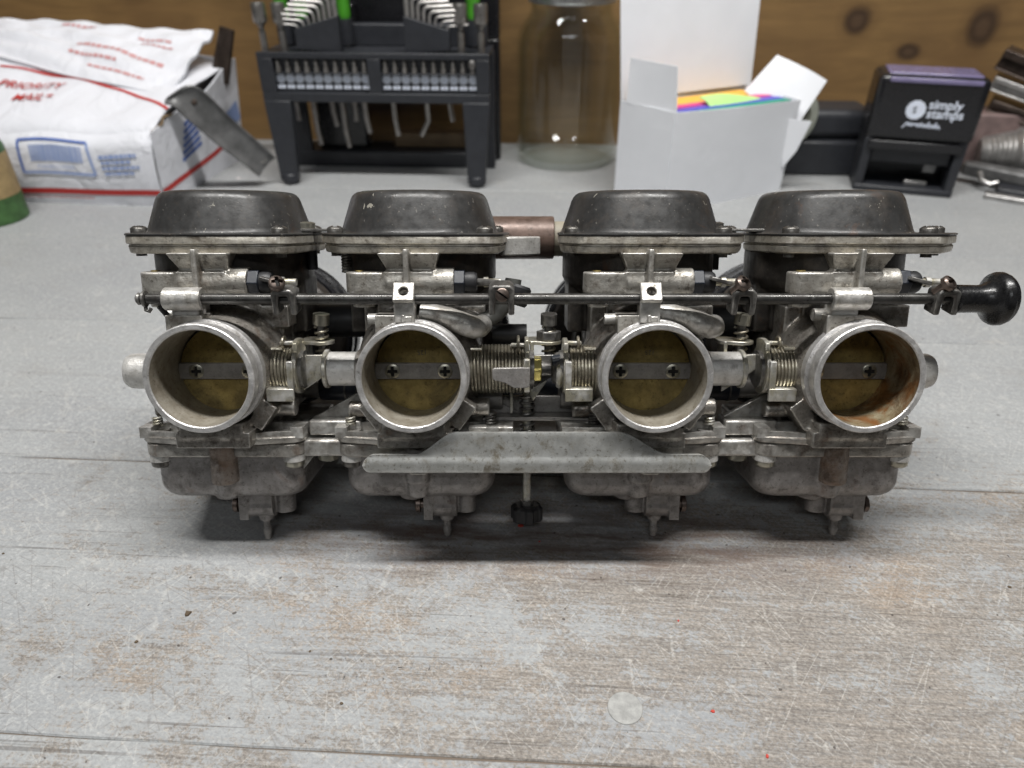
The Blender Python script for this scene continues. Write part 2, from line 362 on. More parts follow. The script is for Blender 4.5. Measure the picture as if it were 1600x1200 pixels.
# ---- screws with real recesses, their shade painted in as near-black faces
def screw_mesh(r, h, kind, shank=0, dome=.5, sr=None):
    mb = MB(); u = [-1,-.9,-.72,-.66,-.45,-.26,-.20,0,.20,.26,.45,.66,.72,.9,1] if kind == 'cross' else [-1,-.9,-.7,-.4,-.17,-.13,0,.13,.17,.4,.7,.9,1]
    n = len(u); vs = []; 
    def rec(a, c):
        if kind == 'cross': return (abs(a) < .21 and abs(c) < .67) or (abs(c) < .21 and abs(a) < .67)
        return abs(c) < .14
    for c in u:
        for a in u:
            x, y = a*math.sqrt(1-c*c/2), c*math.sqrt(1-a*a/2); d = min(1, x*x+y*y)
            z = h*(1-dome) + h*dome*math.sqrt(max(0, 1-d*.92)) - (.9*h*.7 if rec(a, c) else 0)
            vs.append((x*r, y*r, z))
    fs = []; mi = []
    for j in range(n-1):
        for i in range(n-1):
            fs.append((j*n+i, j*n+i+1, (j+1)*n+i+1, (j+1)*n+i)); mi.append(1 if rec((u[i]+u[i+1])/2, (u[j]+u[j+1])/2) else 0)
    for f, m in zip(fs, mi): pass
    o = len(mb.v); mb.v += [Vector(q) for q in vs]; mb.f += fs; mb.m += mi
    rim = [i for i in range(n)]+[j*n+n-1 for j in range(1, n)]+[(n-1)*n+i for i in range(n-2, -1, -1)]+[j*n for j in range(n-2, 0, -1)]
    k = len(mb.v); mb.v += [Vector((vs[i][0], vs[i][1], 0)) for i in rim]; L = len(rim)
    for i in range(L): mb.f.append((k+i, k+(i+1)%L, rim[(i+1)%L], rim[i])); mb.m.append(0)
    mb.f.append(tuple(range(k, k+L))[::-1]); mb.m.append(0)
    if shank: mb.cyl((0,0,-shank),(0,0,.2), sr or r*.55, n=14)
    return mb.mesh('screw', 40)
SCR = {}
def screw(parent, loc, mat='screw_dark', r=3.4, h=2.2, kind='cross', rot=(0,0,0), shank=0, name='screw', dome=.5):
    key = (mat, r, h, kind, shank, dome)
    if key not in SCR: SCR[key] = screw_mesh(r, h, kind, shank, dome)
    return obj(name, SCR[key], [mat, 'recess_shade'], parent, loc, rot)
def hexnut(p0, p1, r, ch=.4): 
    mb = MB(); mb.cyl(p0, p1, r, n=6); return mb
def helix(p0, axis, R0, turns, length, r, n=24, ph=0):
    pts = []
    for i in range(int(turns*n)+1):
        a = 2*math.pi*i/n+ph; h = length*i/(turns*n)
        c, s_ = R0*math.cos(a), R0*math.sin(a)
        pts.append(Vector(p0)+(Vector((h, c, s_)) if axis == 'X' else Vector((c, s_, h))))
    return MB().tube(pts, r, 8)

# ---- casting of the body (shared by all four)
def body_mesh():
    mb = MB()
    mb.cyl((0,2,-44),(0,2,-24), 22)
    mb.box(-15,16,-20.5,-14,-39,-20)
    mb.box(-21,24,-18,20,-72,-28)                                        # choke body
    mb.box(-17,17,-14,20,-78,-70)
    mb.lathe([(17.9,-34.5),(19.6,-34.5),(20.6,-32),(22.5,-27),(25,-20),(25,-12),(17.9,-12)], (1,0,SPZ), 'Y', 48, True)
    for s in (-1, 1):
        mb.cyl((s*18.6+1, SHY, SHZ), (s*25+1, SHY, SHZ), 7.3)
    # webs below the spigot
    for s in (-1, 1):
        M = Matrix.Translation((1+s*17.5, -26, -68)) @ Matrix.Rotation(s*.62, 4, 'Y')
        mb.box(-3.2,3.2,-7,8,-6.5,5, M)
    mb.cyl((20,-24,-67.5),(29,-24,-67.5), 3.6); mb.cyl((-28,-22,-69),(-19,-22,-69), 3.3)
    mb.box(-14.2,14.6,-38.5,-20,-80.4,-74.2)
    mb.prism([(-12,-39),(12,-39),(14,-30),(14,-20),(-14,-20),(-14,-30)], -76.5, -70.5)
    mb.box(7,27,-20.5,-10,-36,-27.2)
    return remesh(mb, .55, 3, 'carburetor_body')
BODY = body_mesh()
def housing_mesh():
    mb = MB()
    # shelf under the flange and the rib
    mb.add([(-12,-36,-6.4),(11,-36,-6.4),(8,-30,-15),(-8,-30,-15),(-12,-15,-6.4),(11,-15,-6.4),(8,-15,-15),(-8,-15,-15)],
           [(0,1,2,3),(4,7,6,5),(0,4,5,1),(3,2,6,7),(0,3,7,4),(1,5,6,2)])
    mb.box(-2.2,-.2,-37.2,-20,-24,-5)
    # choke plunger housing with the flat ear on its left
    mb.cyl((-9,-28,-17.6),(16,-28,-17.6), 5.6)
    mb.box(-10,8,-33,-20,-22.5,-13.4)
    mb.cyl((-20,-27.6,-21.5),(-20,-27.6,-13.6), 5.2); mb.box(-20,-9,-32.8,-22.4,-21.5,-13.6)
    mb.cyl((-19,-26.5,-27),(-19,-26.5,-21), 4.2)
    arc = [(-13, -29), (.5, -29)] + [(1+19.2*math.sin(R(a)), SPZ+19.2*math.cos(R(a))) for a in (-1, -10, -20, -30, -40, -47)]
    mb.prism(arc, 22, 38.5, Matrix(((1,0,0,0),(0,0,-1,0),(0,1,0,0),(0,0,0,1))))   # boss over the spigot
    return remesh(mb, .5, 3, 'choke_housing')
def chamber_mesh():
    mb = MB()
    mb.lathe([(0,-6.4),(31,-6.4),(31,-17.5),(29.5,-20.5),(24,-24.5),(22.6,-28),(22.6,-40),(0,-40)], (0,2,0), n=64)
    mb.box(24,30,-6,14,-40,-18); mb.box(-29,-23,-6,14,-40,-18)
    mb.lathe([(0,18),(24,18),(24,34),(27,38),(33,43),(34.5,48),(34.5,49.5),(30,49.5),(25,40),(0,40)], (0,0,-50), 'Y', 48)   # inlet bell
    mb.box(-15,15,14,22,-66,-34)
    return remesh(mb, .7, 3, 'chamber')
def bowl_mesh():
    mb = MB(); rings = []
    for ins, z in ((0,-85),(0,-100),(.5,-102),(1.6,-104),(3.2,-105.5),(5.2,-106.3),(8,-106.6)):
        rings.append((rrect(-30.5+ins, 30.5-ins, -27+ins, 23-ins, max(3, 9-ins*.6)), z))
    mb.stack(rings)
    mb.cyl((-.3,-27.5,-97.5),(-.3,-27.5,-82), 5.0)
    mb.lathe([(0,-103),(4.2,-102.4),(5.2,-97.5),(5.2,-95),(0,-94)], (-.5,-24.5,-2.5))
    mb.lathe([(0,-109),(5,-108.3),(6.4,-106),(6.4,-100),(0,-99)], (-4,-17,0))
    return remesh(mb, .6, 3, 'bowl')
BOWL = bowl_mesh()
def bowl_flange_mesh():
    o = hull([(-26,-24,6),(26,-24,6),(26,19,6),(-26,19,6)])
    return MB().stack([(inset(o,1.2),-81.2),(o,-81.9),(o,-86.2),(inset(o,.8),-87)])
def base_flange_mesh():
    mb = MB(); o = hull([(-27.5,-25,5),(27.5,-25,5),(27,20,5),(-27,20,5),(0,-33,3)])
    mb.stack([(inset(o,.5),-80.9),(o,-80.2),(o,-78.6),(inset(o,.7),-78.1)])
    for s in (-1, 1):                                                      # raised rims that leave a triangular pocket
        mb.box(s*30-2.4 if s>0 else -32.4, 32.4 if s>0 else -27.6, -29.6,-20,-79,-74.6)
        M = Matrix.Translation((s*22,-29.6,-76.4)) @ Matrix.Rotation(s*.17, 4, 'Z')
        mb.box(-9,9,-1.0,.4,-2.2,.2, M)
        M = Matrix.Translation((s*22,-21.6,-75.6)) @ Matrix.Rotation(s*.05, 4, 'Y')
        mb.box(-9.5,9.5,-1.2,1.2,-3,1.2, M)
        mb.cyl((s*26,-24.4,-79),(s*26,-24.4,-76.8), 3.1, n=18)
    return mb
OUTL = [hull([(0,0,34.2),(-31,-13,6),(27.5,-26,7),(30.5,9,6),(-25,26,7),(-24,-26,6)], 120),
        hull([(0,0,33.2),(-28,-14,6),(27.5,-26,7),(36.5,-3,6),(-20,26,6),(-24,-26,6)], 120),
        hull([(0,0,33.2),(-24,-24,6),(27.5,-26,7),(40.5,-10,6.5),(30,12,6)], 120)]
def flange_mesh(o):
    return MB().stack([(inset(o,2.2),-6.9),(inset(o,1.2),-6.5),(inset(o,.7),-4.3),(inset(o,1.3),-3.9),(inset(o,1.3),-3.5),(o,-3.2),(o,-.6),(inset(o,.3),-.25)])
def cover_mesh(o):
    mb = MB()
    mb.stack([(inset(o,-.25),-.22),(inset(o,-.35),.25),(inset(o,.1),.6)])
    mb.lathe([(0,.3),(33.0,.3),(32.3,.6),(31.8,1.3),(31.3,2.6),(27.7,13.4),(27.1,14.6),(26.2,15.6),(25.0,16.3),(23.4,16.6),(12,16.9),(0,17.0)], (0,0,0), 'Z', 72)
    return mb.mesh('cover', 50)
def spigot_mesh():
    mb = MB()
    mb.lathe([(18.1,-46.8),(18.5,-47.2),(20.0,-47.2),(20.4,-46.8),(20.3,-42.2),(19.7,-41.6),(19.7,-39.4),(20.8,-38.8),(21.0,-36.2),(20.2,-35.4),(20,-33.4),(18.2,-33.4)], (1,0,SPZ), 'Y', 80, True)
    return mb.mesh('spigot', 40)
def bore_mesh():
    mb = MB(); mb.lathe([(18.09,-46.7),(17.75,-40),(17.55,-30),(17.5,-19),(17.9,-19),(17.92,-33),(18.05,-46.7)], (1,0,SPZ), 'Y', 64, True)
    return mb.mesh('bore', 40)
def plate_mesh():
    mb = MB(); M = Matrix.Translation((1,-22.6,SPZ-1.0)) @ Matrix.Rotation(R(-4), 4, 'X')
    mb.T = M; mb.lathe([(0,-.6),(17.35,-.6),(17.45,0),(17.35,.6),(0,.6)], (0,0,0), 'Y', 56); return mb.mesh('plate', 40)
def strip_mesh():
    mb = MB(); mb.box(-16.4,18.4,-25.0,-22.6,SPZ-4.8,SPZ+1.7); mb.cyl((-16.6,-21.6,SPZ-1.4),(18.6,-21.6,SPZ-1.4),3.4); return mb
def drain_mesh(s):
    mb = MB(); D = s
    if s < 0: mb.T = Matrix.Translation((18.6,0,0)) @ Matrix.Scale(-1, 4, (1,0,0)); s = 1
    mb.cyl((s*5.2,-15,-112.4),(s*14.5,-15,-112.4), 5.4, n=30); mb.box(min(s*5,s*14.5),max(s*5,s*14.5),-20.2,-10,-112,-105)
    mb.box(min(s*.6,s*4.6),max(s*.6,s*4.6),-20.8,-9,-117.6,-105)
    mb.cyl((s*18,-13,-116),(s*18,-13,-105), 4.3); mb.cyl((s*10,-15,-119.2),(s*10,-15,-112), 3.0)
    return remesh(mb, .4, 2, 'drain')
CACHE = {}
def part(key, fn, name, mat, parent, **kw):
    if key not in CACHE:
        m = fn(); CACHE[key] = m.mesh(name) if isinstance(m, MB) else m
    return obj(name, CACHE[key], mat, parent, **kw)
def spring_mesh(x0, x1, turns): return helix((x0, SHY, SHZ), 'X', 9.2, turns, x1-x0, .64, 30)
def nipple_mesh(dz):
    return MB().lathe([(0,-118),(2.5,-118),(2.4,-119.6),(1.6,-120),(1.55,-123),(1.9,-123.6),(1.9,-124.4),(1.5,-127.5-dz),(1.3,-128.6-dz),(.7,-128.6-dz),(.7,-127-dz),(0,-127-dz)], (0,-15,0), 'Z', 18)

for ci, xc in enumerate(XC):
    s = 1 if ci < 2 else -1                       # throttle spring and drain side
    outer = ci in (0, 3)
    c = obj('carburetor', BODY, 'cast', rack, (xc,0,0))
    part('fl%d'%max(0,ci-1), lambda: flange_mesh(OUTL[max(0,ci-1)]), 'body_flange', 'flange', c, bevel=.25)
    part('hous', housing_mesh, 'choke_housing', 'cast_mid', c)
    part('cham', chamber_mesh, 'vacuum_chamber', 'chamber', c)
    part('cov%d'%max(0,ci-1), lambda: cover_mesh(OUTL[max(0,ci-1)]), 'diaphragm_cover', 'cover', c)
    part('bf', base_flange_mesh, 'base_flange', 'cast', c, bevel=.35)
    part('bfl', bowl_flange_mesh, 'bowl_flange', 'cast', c, bevel=.3)
    part('bowl', lambda: BOWL, 'float_bowl', 'cast_dark', c)
    if outer: part('pil', lambda: MB().lathe([(0,-93),(3.4,-93),(3.6,-97.6),(4.4,-97.9),(5.2,-97.4),(5.35,-96.4),(5.2,-81.5),(0,-81.5)], (-.3,-28.4,0), 'Z', 32), 'overflow_pillar', 'cast_rust', c)
    part('spig', spigot_mesh, 'spigot', 'spigot', c)
    part('bore%d' % (ci == 3), bore_mesh, 'bore_liner', 'bore_rusty' if ci == 3 else 'bore', c)
    part('plate', plate_mesh, 'throttle_plate', 'brass', c)
    part('strip', strip_mesh, 'throttle_shaft', 'cast_dark', c, bevel=.3)
    for k in (-1, 1): screw(c, (1+k*10.4, -24.9, SPZ-1.5), 'screw_zinc', 2.9, .9, rot=(R(90), 0, R(0)), dome=.6)
    if ci in (1, 2):
        lm = text_mesh('125', 2.6, name='stamped_number'); o = obj('stamped_number', lm, 'screw_dark', c)
        o.matrix_local = frame((4.2, -23.5, SPZ+6.6), (-1, 0, 0), (0, .1, -1))
    # cover screws
    for sx, sy in (((-32,-13),(27.6,-25.8),(31,9.5)),((-28.6,-14.6),(27.6,-25.8),(36.2,-3)),((-24,-24.4),(27.6,-25.8),(40,-9)))[max(0,ci-1)]:
        screw(c, (sx, sy, .5), 'screw_dark', 3.2, 3.0, rot=(0,0,random.random()*3), dome=.6)
        obj('screw_tip', MB().cyl((sx,sy,-8.4),(sx,sy,-6.4), 2.0, n=14), 'steel_dark', c)
    # choke plunger: nut, boot and stem
    obj('plunger_nut', hexnut((15.9,-28,-17.6),(20,-28,-17.6), 5.2), 'blue_hose', c, bevel=.35)
    obj('plunger_boot', MB().lathe([(0,0),(4.0,0),(4.2,.8),(4.2,3.4),(3.6,4.4),(2,4.6),(0,4.6)], (20,-28,-17.6), 'X', 24), 'black_rubber', c)
    obj('plunger_stem', MB().lathe([(0,0),(1.5,0),(1.5,2.6),(2.0,2.7),(2.0,4.4),(1.4,4.6),(1.4,9),(0,9)], (24.4,-28,-17.6), 'X', 16), 'zinc', c)
    obj('brass_plug', MB().lathe([(0,0),(1.7,0),(1.6,.35),(.8,.2),(0,.2)], (-20,-27.6,-13.5), 'Z', 16), 'brass', c)
    # rod guide
    if outer:
        obj('rod_guide', MB().lathe([(1.95,0),(3.9,0),(4.2,.4),(4.2,13.4),(3.9,13.8),(1.95,13.8)], (-12.4,-38,-22.9), 'X', 28, True), 'cast_mid', c)
        obj('guide_pillar', MB().box(-11,-1,-37,-26,-30,-25.5).box(-9,-2,-36.5,-26,-25.6,-22.5), 'cast_clean', c, bevel=.6)
    else:
        g = MB(); M = Matrix.Translation((-1.6,-40.6,-20.4)) @ Matrix.Rotation(R(58), 4, 'X')
        g = MB(); n = 24; pts_o = []; pts_i = []
        for i in range(n):
            a = 2*math.pi*i/n; q = max(abs(math.cos(a)), abs(math.sin(a))); pts_o.append((3.9*math.cos(a)/q, 3.7*math.sin(a)/q)); pts_i.append((1.6*math.cos(a), 1.6*math.sin(a)))
        vs = [M @ Vector((x,y,z)) for z in (-1.2,1.2) for ring in (pts_o, pts_i) for x,y in ring]
        fs = []
        for i in range(n):
            j = (i+1)%n; fs += [(i,j,n+j,n+i),(2*n+i,3*n+i,3*n+j,2*n+j),(i,2*n+i,2*n+j,j),(n+i,n+j,3*n+j,3*n+i)]
        g.add(vs, fs); g.box(-5.4,2.1,-41.0,-34,-31.5,-23.2)
        obj('rod_guide', g, 'cast_mid', c, bevel=.4)
    # lower fittings
    for sx, sy in ((-27,-25),(27,-25)):
        obj('boss', MB().cyl((sx,sy,-89.6),(sx,sy,-82), 4.4, 3.9, n=24), 'cast_clean', c, bevel=.4)
        screw(c, (sx, sy, -89.4), 'screw_zinc' if sx*s > 0 or ci > 1 else 'screw_dark', 3.9, 3.4, rot=(R(180),0,.4), dome=.6)
    obj('screw_thread', helix((-27 if s>0 else 27,-25,-74.8), 'Z', 1.6, 3, 3.2, .5, 14), 'zinc', c)
    part('dr%d'%s, lambda: drain_mesh(s), 'drain_block', 'cast_dark', c)
    dz = (0, -1.6, -1.6, -2.0)[ci]
    part('foot', lambda: MB().lathe([(0,-115.4),(3.5,-115.3),(4.6,-114.2),(5.2,-105),(0,-105)], (2,18,0), 'Z', 24), 'rear_boss', 'cast_dark', c)
    obj('drain_nipple', nipple_mesh(dz), 'cast_dark', c, (10 if s > 0 else 8.6, 0, 0))
    screw(c, (-1.2 if s > 0 else 19.8, -15, -112.6), 'screw_brown', 3.6, 2.6, rot=(0, -s*R(90), 0), shank=5, name='drain_screw', kind='slot')
    # throttle spring side
    a0, a1, tn = ((17.8,29,8.4),(21.5,42.5,15.6),(-29.5,-17.6,8.9),(-28.5,-17.0,8.6))[ci]
    obj('return_spring', spring_mesh(a0, a1, tn), 'spring', c)
    obj('shaft_sleeve', MB().cyl((min(a0,a1)-4 if s<0 else a0-1, SHY, SHZ), (a1+1 if s<0 else a1+4, SHY, SHZ), 7.4, n=30), 'steel_dark', c)
    obj('spring_pin', MB().cyl((19*s+1,-27,SHZ+8.8),(25*s+1,-27,SHZ+8.8), .9, n=10), 'spring', c)
    if ci != 1:
        e = a1+1.0 if s > 0 else a0-1.0           # plate at the outer end of the spring, folded round its front
        g = MB(); M = Matrix.Translation((0,0,0))
        prof = []
        for k in range(40):
            a = 2*math.pi*k/40; rr = 9.8 + (2.6 if 60 < math.degrees(a) < 120 else 0); prof.append((rr*math.cos(a), rr*math.sin(a)))
        PM = Matrix.Translation((e, SHY, SHZ)) @ Matrix(((0,0,1,0),(1,0,0,0),(0,1,0,0),(0,0,0,1)))
        g.prism(prof, -.2 if s > 0 else -1.6, 1.6 if s > 0 else .2, PM)
        g.box(*(sorted((e-s*1.2, e+s*1.2))), -33.6,-31, SHZ-6.5, SHZ+5)
        g.box(*(sorted((e-s*9.5, e+s*1.2))), -33.8,-32.3, SHZ-10.6, SHZ-5.6)
        g.box(*(sorted((e-s*9.5, e+s*1.0))), -33.4,-29.5, SHZ-6.7, SHZ-5.5)
        g.box(*(sorted((e-s*5.5, e))), SHY-4,SHY-1, SHZ+10.2, SHZ+11.6)
        obj('spring_plate', g, 'zinc', c, bevel=.3)
        hk = [(e-s*4.2, SHY-2.5+2.4*math.cos(a), SHZ+10.8+2.4*math.sin(a)) for a in [i*.45 for i in range(12)]]
        obj('spring_hook', MB().tube(hk, .55, 8), 'spring', c)
    # opposite shaft boss
    bx0, bx1 = ((-36.5,-24),(-35,-22),(23,38),(24,36))[ci]
    if outer:
        o_ = bx0 if ci == 0 else bx1; d_ = 1 if ci == 0 else -1
        obj('shaft_cap', MB().lathe([(0,0),(4.6,.1),(6.2,.9),(6.9,2.4),(7.0,4),(7.0,13),(0,13)], (o_, -25, SHZ-.3), n=32, dirv=(d_,0,0)), 'cast_clean', c)
    else:
        obj('shaft_boss', MB().lathe([(0,0),(6.4,0),(6.8,.5),(6.8,bx1-bx0),(0,bx1-bx0)], (bx0,SHY,SHZ), 'X', 36), 'cast_clean', c)
        e = bx0-1.6 if s > 0 else bx1
        obj('shaft_collar', MB().lathe([(0,0),(7.4,0),(7.7,.3),(7.7,1.4),(7.4,1.7),(0,1.7)], (e,SHY,SHZ), 'X', 36), 'zinc', c)
    if not outer:
        pts = [(3,-31,-29.0),(9,-31,-29.8),(14,-31.4,-31.0),(18,-32,-32.4),(21,-32,-33.6),(23.5,-30.8,-34.4),(25.4,-28.4,-34.6),(26.2,-25,-34.2)]
        obj('vent_tube', MB().tube(pts, [4.1,4.1,4.2,4.3,4.4,4.4,4.2,4.0], 22), 'cast_mid', c)
        pl = MB(); pl.prism([(x, z) for x, z in rrect(1.5,26.5,-41,-29.2,5)], 19.2, 20.8, Matrix(((1,0,0,0),(0,0,-1,0),(0,1,0,0),(0,0,0,1))))
        obj('vent_plate', pl, 'cast_dark', c, bevel=.3)
        obj('cast_tab', MB().box(-2.6,1.2,-41.5,-38.2,-31.2,-29).box(-2.6,-1.4,-42,-38.2,-31.2,-28.4), 'cast', c, bevel=.3)
        obj('small_pipe', MB().cyl((-17,-30,-31.4),(-12.5,-30,-31.4), 2.1, n=18), 'cast_mid', c)
    else:
        obj('small_pipe', MB().cyl((-15.5,-31,-29.6),(-11,-31,-29.6), 2.3, n=18), 'cast', c)
    part('boot', lambda: MB().lathe([(26,47),(35.2,47),(36.4,48.5),(36.4,53),(35.2,54),(35.2,58),(36.6,59.5),(36.6,66),(35,68),(29,68),(26,60)], (0,0,-50), 'Y', 64, True), 'inlet_boot', 'gloss_rubber', c)
    obj('fuel_stub', MB().cyl((s*20,6,-66),(s*34,6,-66), 5.0, n=24), 'cast_dark', c)

# ---- choke rod with forks and knob
RY, RZ = -38.0, -22.9
rp = rack
obj('choke_rod', MB().lathe([(0,-134.5),(1.6,-134.5),(2.05,-134),(2.05,152),(2.05,168),(0,168)], (0,RY,RZ), 'X', 24), 'rod', rp)
obj('rod_end_clip', MB().lathe([(0,0),(1.6,.1),(2.3,.8),(2.2,1.7),(1.5,2.2),(1.5,2.6),(3.0,2.7),(3.0,3.5),(1.4,3.6),(0,3.6)], (-138.2,RY,RZ), 'X', 20).tube([(-135.1,RY,RZ-2.5),(-134.9,RY-.6,RZ-4.2),(-133.6,RY-.8,RZ-4.6),(-132.9,RY-.6,RZ-3.4)], .7, 8), 'steel_dark', rp)
obj('wire_link', MB().tube([(-131,-36,-26),(-129.5,-32,-31),(-127,-27,-38)], 1.1, 10), 'black_rubber', rp)
for k, (fx, kind) in enumerate(((-83.2,'cross'),(-3.8,'slot'),(84.6,'cross'),(158.6,'cross'))):
    g = MB(); w2 = 4.7 if kind == 'slot' else 4.4
    M = Matrix.Translation((fx, RY, RZ)) @ Matrix.Rotation(R(12), 4, 'X')
    g.T = M @ Matrix(((1,0,0,0),(0,0,-1,0),(0,1,0,0),(0,0,0,1)))
    t_ = 6.2 if kind == 'slot' else 4.6
    g.prism([(-w2,-5.2),(-w2+2.3,-5.2),(-w2+2.3,-1.2),(-1.6,1.9),(1.6,1.9),(w2-2.3,-1.2),(w2-2.3,-5.2),(w2,-5.2),(w2,t_-1.6),(w2-1.6,t_),(-w2+1.6,t_),(-w2,t_-1.6)], -3.6, 3.9)
    fk = obj('choke_fork', g, 'steel_dark', rp, bevel=.7)
    if kind == 'slot':
        sc = screw(fk, M @ Vector((.2,-3.6,2.6)), 'screw_brown', 2.5, 1.7, 'slot', (R(84),R(35),0))
        obj('fork_tongue', MB().tube([(fx-1,-35,-17.6),(fx-6,-31,-17.4),(fx-10,-28,-17.4)], 1.4, 10), 'steel_dark', fk)
    else:
        q = M @ Vector((-1.8,-2.2,3.4))
        sc = screw(fk, q + Vector((0,-1.2,2.6)), 'screw_brown', 2.9, 2.6, 'cross', (R(52),0,.5), shank=5)
        obj('fork_tongue', MB().box(-11,-3,-2,5,-.5,.9, Matrix.Translation((fx,-33,-18.6)) @ Matrix.Rotation(.25,4,'Y')), 'steel_dark', fk, bevel=.3)
obj('choke_knob', MB().lathe([(0,0),(4.7,0),(5.2,.5),(5.05,8),(5.2,9.6),(5.7,11),(6.7,12.2),(8.1,13.1),(9.3,13.9),(9.8,15.0),(9.8,16.6),(9.3,17.2),(9.2,18.0),(8.6,18.8),(6,19.4),(0,19.7)], (162.6,RY,RZ), 'X', 56), 'knob', rp)
obj('knob_collar', MB().lathe([(0,0),(3.6,0),(3.9,.4),(3.9,3.5),(0,3.5)], (160.8,RY,RZ), 'X', 24), 'steel_dark', rp)

# ---- link plates joining the covers
for xa, xb, mats in ((-83.5,-64.0,('screw_zinc','screw_zinc')),(82.5,108.0,('screw_dark','screw_dark'))):
    o = MB().prism(hull([(xa,-4,4.5),(xb,-8,4.5)], 40), 1.0, 2.1)
    lp = obj('link_plate', o, 'steel_dark', rp, bevel=.2)
    for x, y, m in ((xa,-4,mats[0]),(xb,-8,mats[1])):
        screw(lp, (x,y,2.0), m, 3.5, 3.0, 'cross', (0,0,.7), dome=.35)
    obj('lock_screw', MB().cyl((xa+1,-2,-14.5),(xa+1,-2,.8), 2.1, n=14), 'black_rubber', lp)
    obj('lock_thread', helix((xb-1.6,-14,-15), 'Z', 1.7, 7, 8, .6, 14).cyl((xb-1.6,-14,-15),(xb-1.6,-14,-6.8),1.4,n=12), 'steel_dark', lp)
obj('cover_lug', MB().prism(hull([(4,2,3),(9,8,3),(-2,10,3),(-2,-2,3)],40), -8.8, -1.2), 'cast_clean', rp, bevel=.6)

# ---- synchronising screws between neighbours
def sync(x, nut, zz):
    g = MB(); g.cyl((x,-16,-50),(x,-16,-34), 1.7, n=16)
    a = obj('sync_screw', g, 'steel_dark', rp)
    screw(a, (x,-16,-35.4), 'screw_zinc' if not nut else 'steel_dark', 3.3, 4.6, 'slot', (R(8),0,R(50 if not nut else 0)), dome=.08, name='screw_head')
    obj('sync_spring', helix((x,-16,-50), 'Z', 2.5, 5.5, 13.5, .5, 16), 'spring', a)
    pl = MB().prism(hull([(x,-16,5.0),(x-6,-16,3),(x-5,-10,4)],36), -43.2, -41.8); pl.box(x-7.4,x-6,-19,-9,-55,-42)
    obj('sync_plate', pl, 'zinc', a, bevel=.25)
    if nut: obj('lock_nut', hexnut((x,-16,-41.6),(x,-16,-38), 5.0), 'steel_dark', a, bevel=.4)
    obj('sync_arm', MB().prism([(x-8,-62),(x+1,-56),(x+9,-50),(x+9,-46.5),(x-2,-47),(x-8,-47)], 20.0, 21.4, Matrix(((1,0,0,0),(0,0,-1,0),(0,1,0,0),(0,0,0,1)))), 'zinc' if not nut else 'steel_dark', a, bevel=.3)
sync(-76.8, False, 0); sync(14.8, True, 0); sync(92.4, False, 0)

# ---- throttle linkage in the middle
pts = [unrack(px, py, -33.4) for px, py in ((769,577),(773,574.5),(828,573.5),(828,604),(822,606),(803,606),(796,602),(789,598),(772,594),(769,591))]
g = MB(); g.prism([(q.x,q.z) for q in pts], 32.6, 34.2, Matrix(((1,0,0,0),(0,0,-1,0),(0,1,0,0),(0,0,0,1))))
lv = obj('throttle_lever', g, 'steel_dark' if False else 'cast_dark', rp, bevel=.35)
g = MB(); prof = [(10*math.cos(2*math.pi*k/36), 10*math.sin(2*math.pi*k/36)) for k in range(36)]
g.prism(prof, 5.2, 6.8, Matrix.Translation((0,SHY,SHZ)) @ Matrix(((0,0,1,0),(1,0,0,0),(0,1,0,0),(0,0,0,1))))
g.box(4.6,6.9,-34.1,-27,SHZ-7,SHZ+6); g.box(5.0,6.6,-28,-18,SHZ+6,SHZ+12.5); g.box(-.5,5.5,-27,-25,SHZ+9.6,SHZ+11)
obj('lever_plate', g, 'zinc', lv, bevel=.4)
obj('lever_hook', MB().tube([(2.4,-26+2.6*math.cos(a),SHZ+10.4+3.2*math.sin(a)) for a in [i*.5 for i in range(11)]], .6, 8), 'spring', lv)
obj('shaft_nut', hexnut((7.6,-24,SHZ+.4),(11.6,-24,SHZ+.4), 5.2), 'gold_nut', rp, bevel=.5)
obj('coupling', MB().lathe([(0,0),(3.2,0),(3.2,4),(5.2,4.4),(6.6,6),(6.9,8),(5,9),(0,9)], (11.6,-22,SHZ), 'X', 24), 'steel_dark', rp, bevel=.2)
obj('coupling_washer', MB().lathe([(0,0),(5.4,.2),(6.2,1.6),(5.4,2.6),(0,2.8)], (17.2,-24,SHZ-1.4), 'X', 24), 'zinc', rp)
obj('coupling_bolt', MB().cyl((15.6,-25,SHZ+3.4),(19.6,-25,SHZ+4.2), 2.4, n=18, ch=.4), 'blue_hose', rp)
obj('link_arm', MB().prism([(8.6,-66),(11.2,-62),(14,-58),(12.6,-52),(7.4,-55),(7.4,-64)], 19, 20.6, Matrix(((1,0,0,0),(0,0,-1,0),(0,1,0,0),(0,0,0,1)))), 'zinc', rp, bevel=.3)
obj('cable_bracket', MB().box(-12,40,-12,-10.4,-73,-66).box(-12,40,-20,-10.4,-74.5,-73).prism([(-11,-73),(4,-73),(-11,-66)],12,13.4,Matrix(((1,0,0,0),(0,0,-1,0),(0,1,0,0),(0,0,0,1)))), 'cast_dark', rp, bevel=.3)
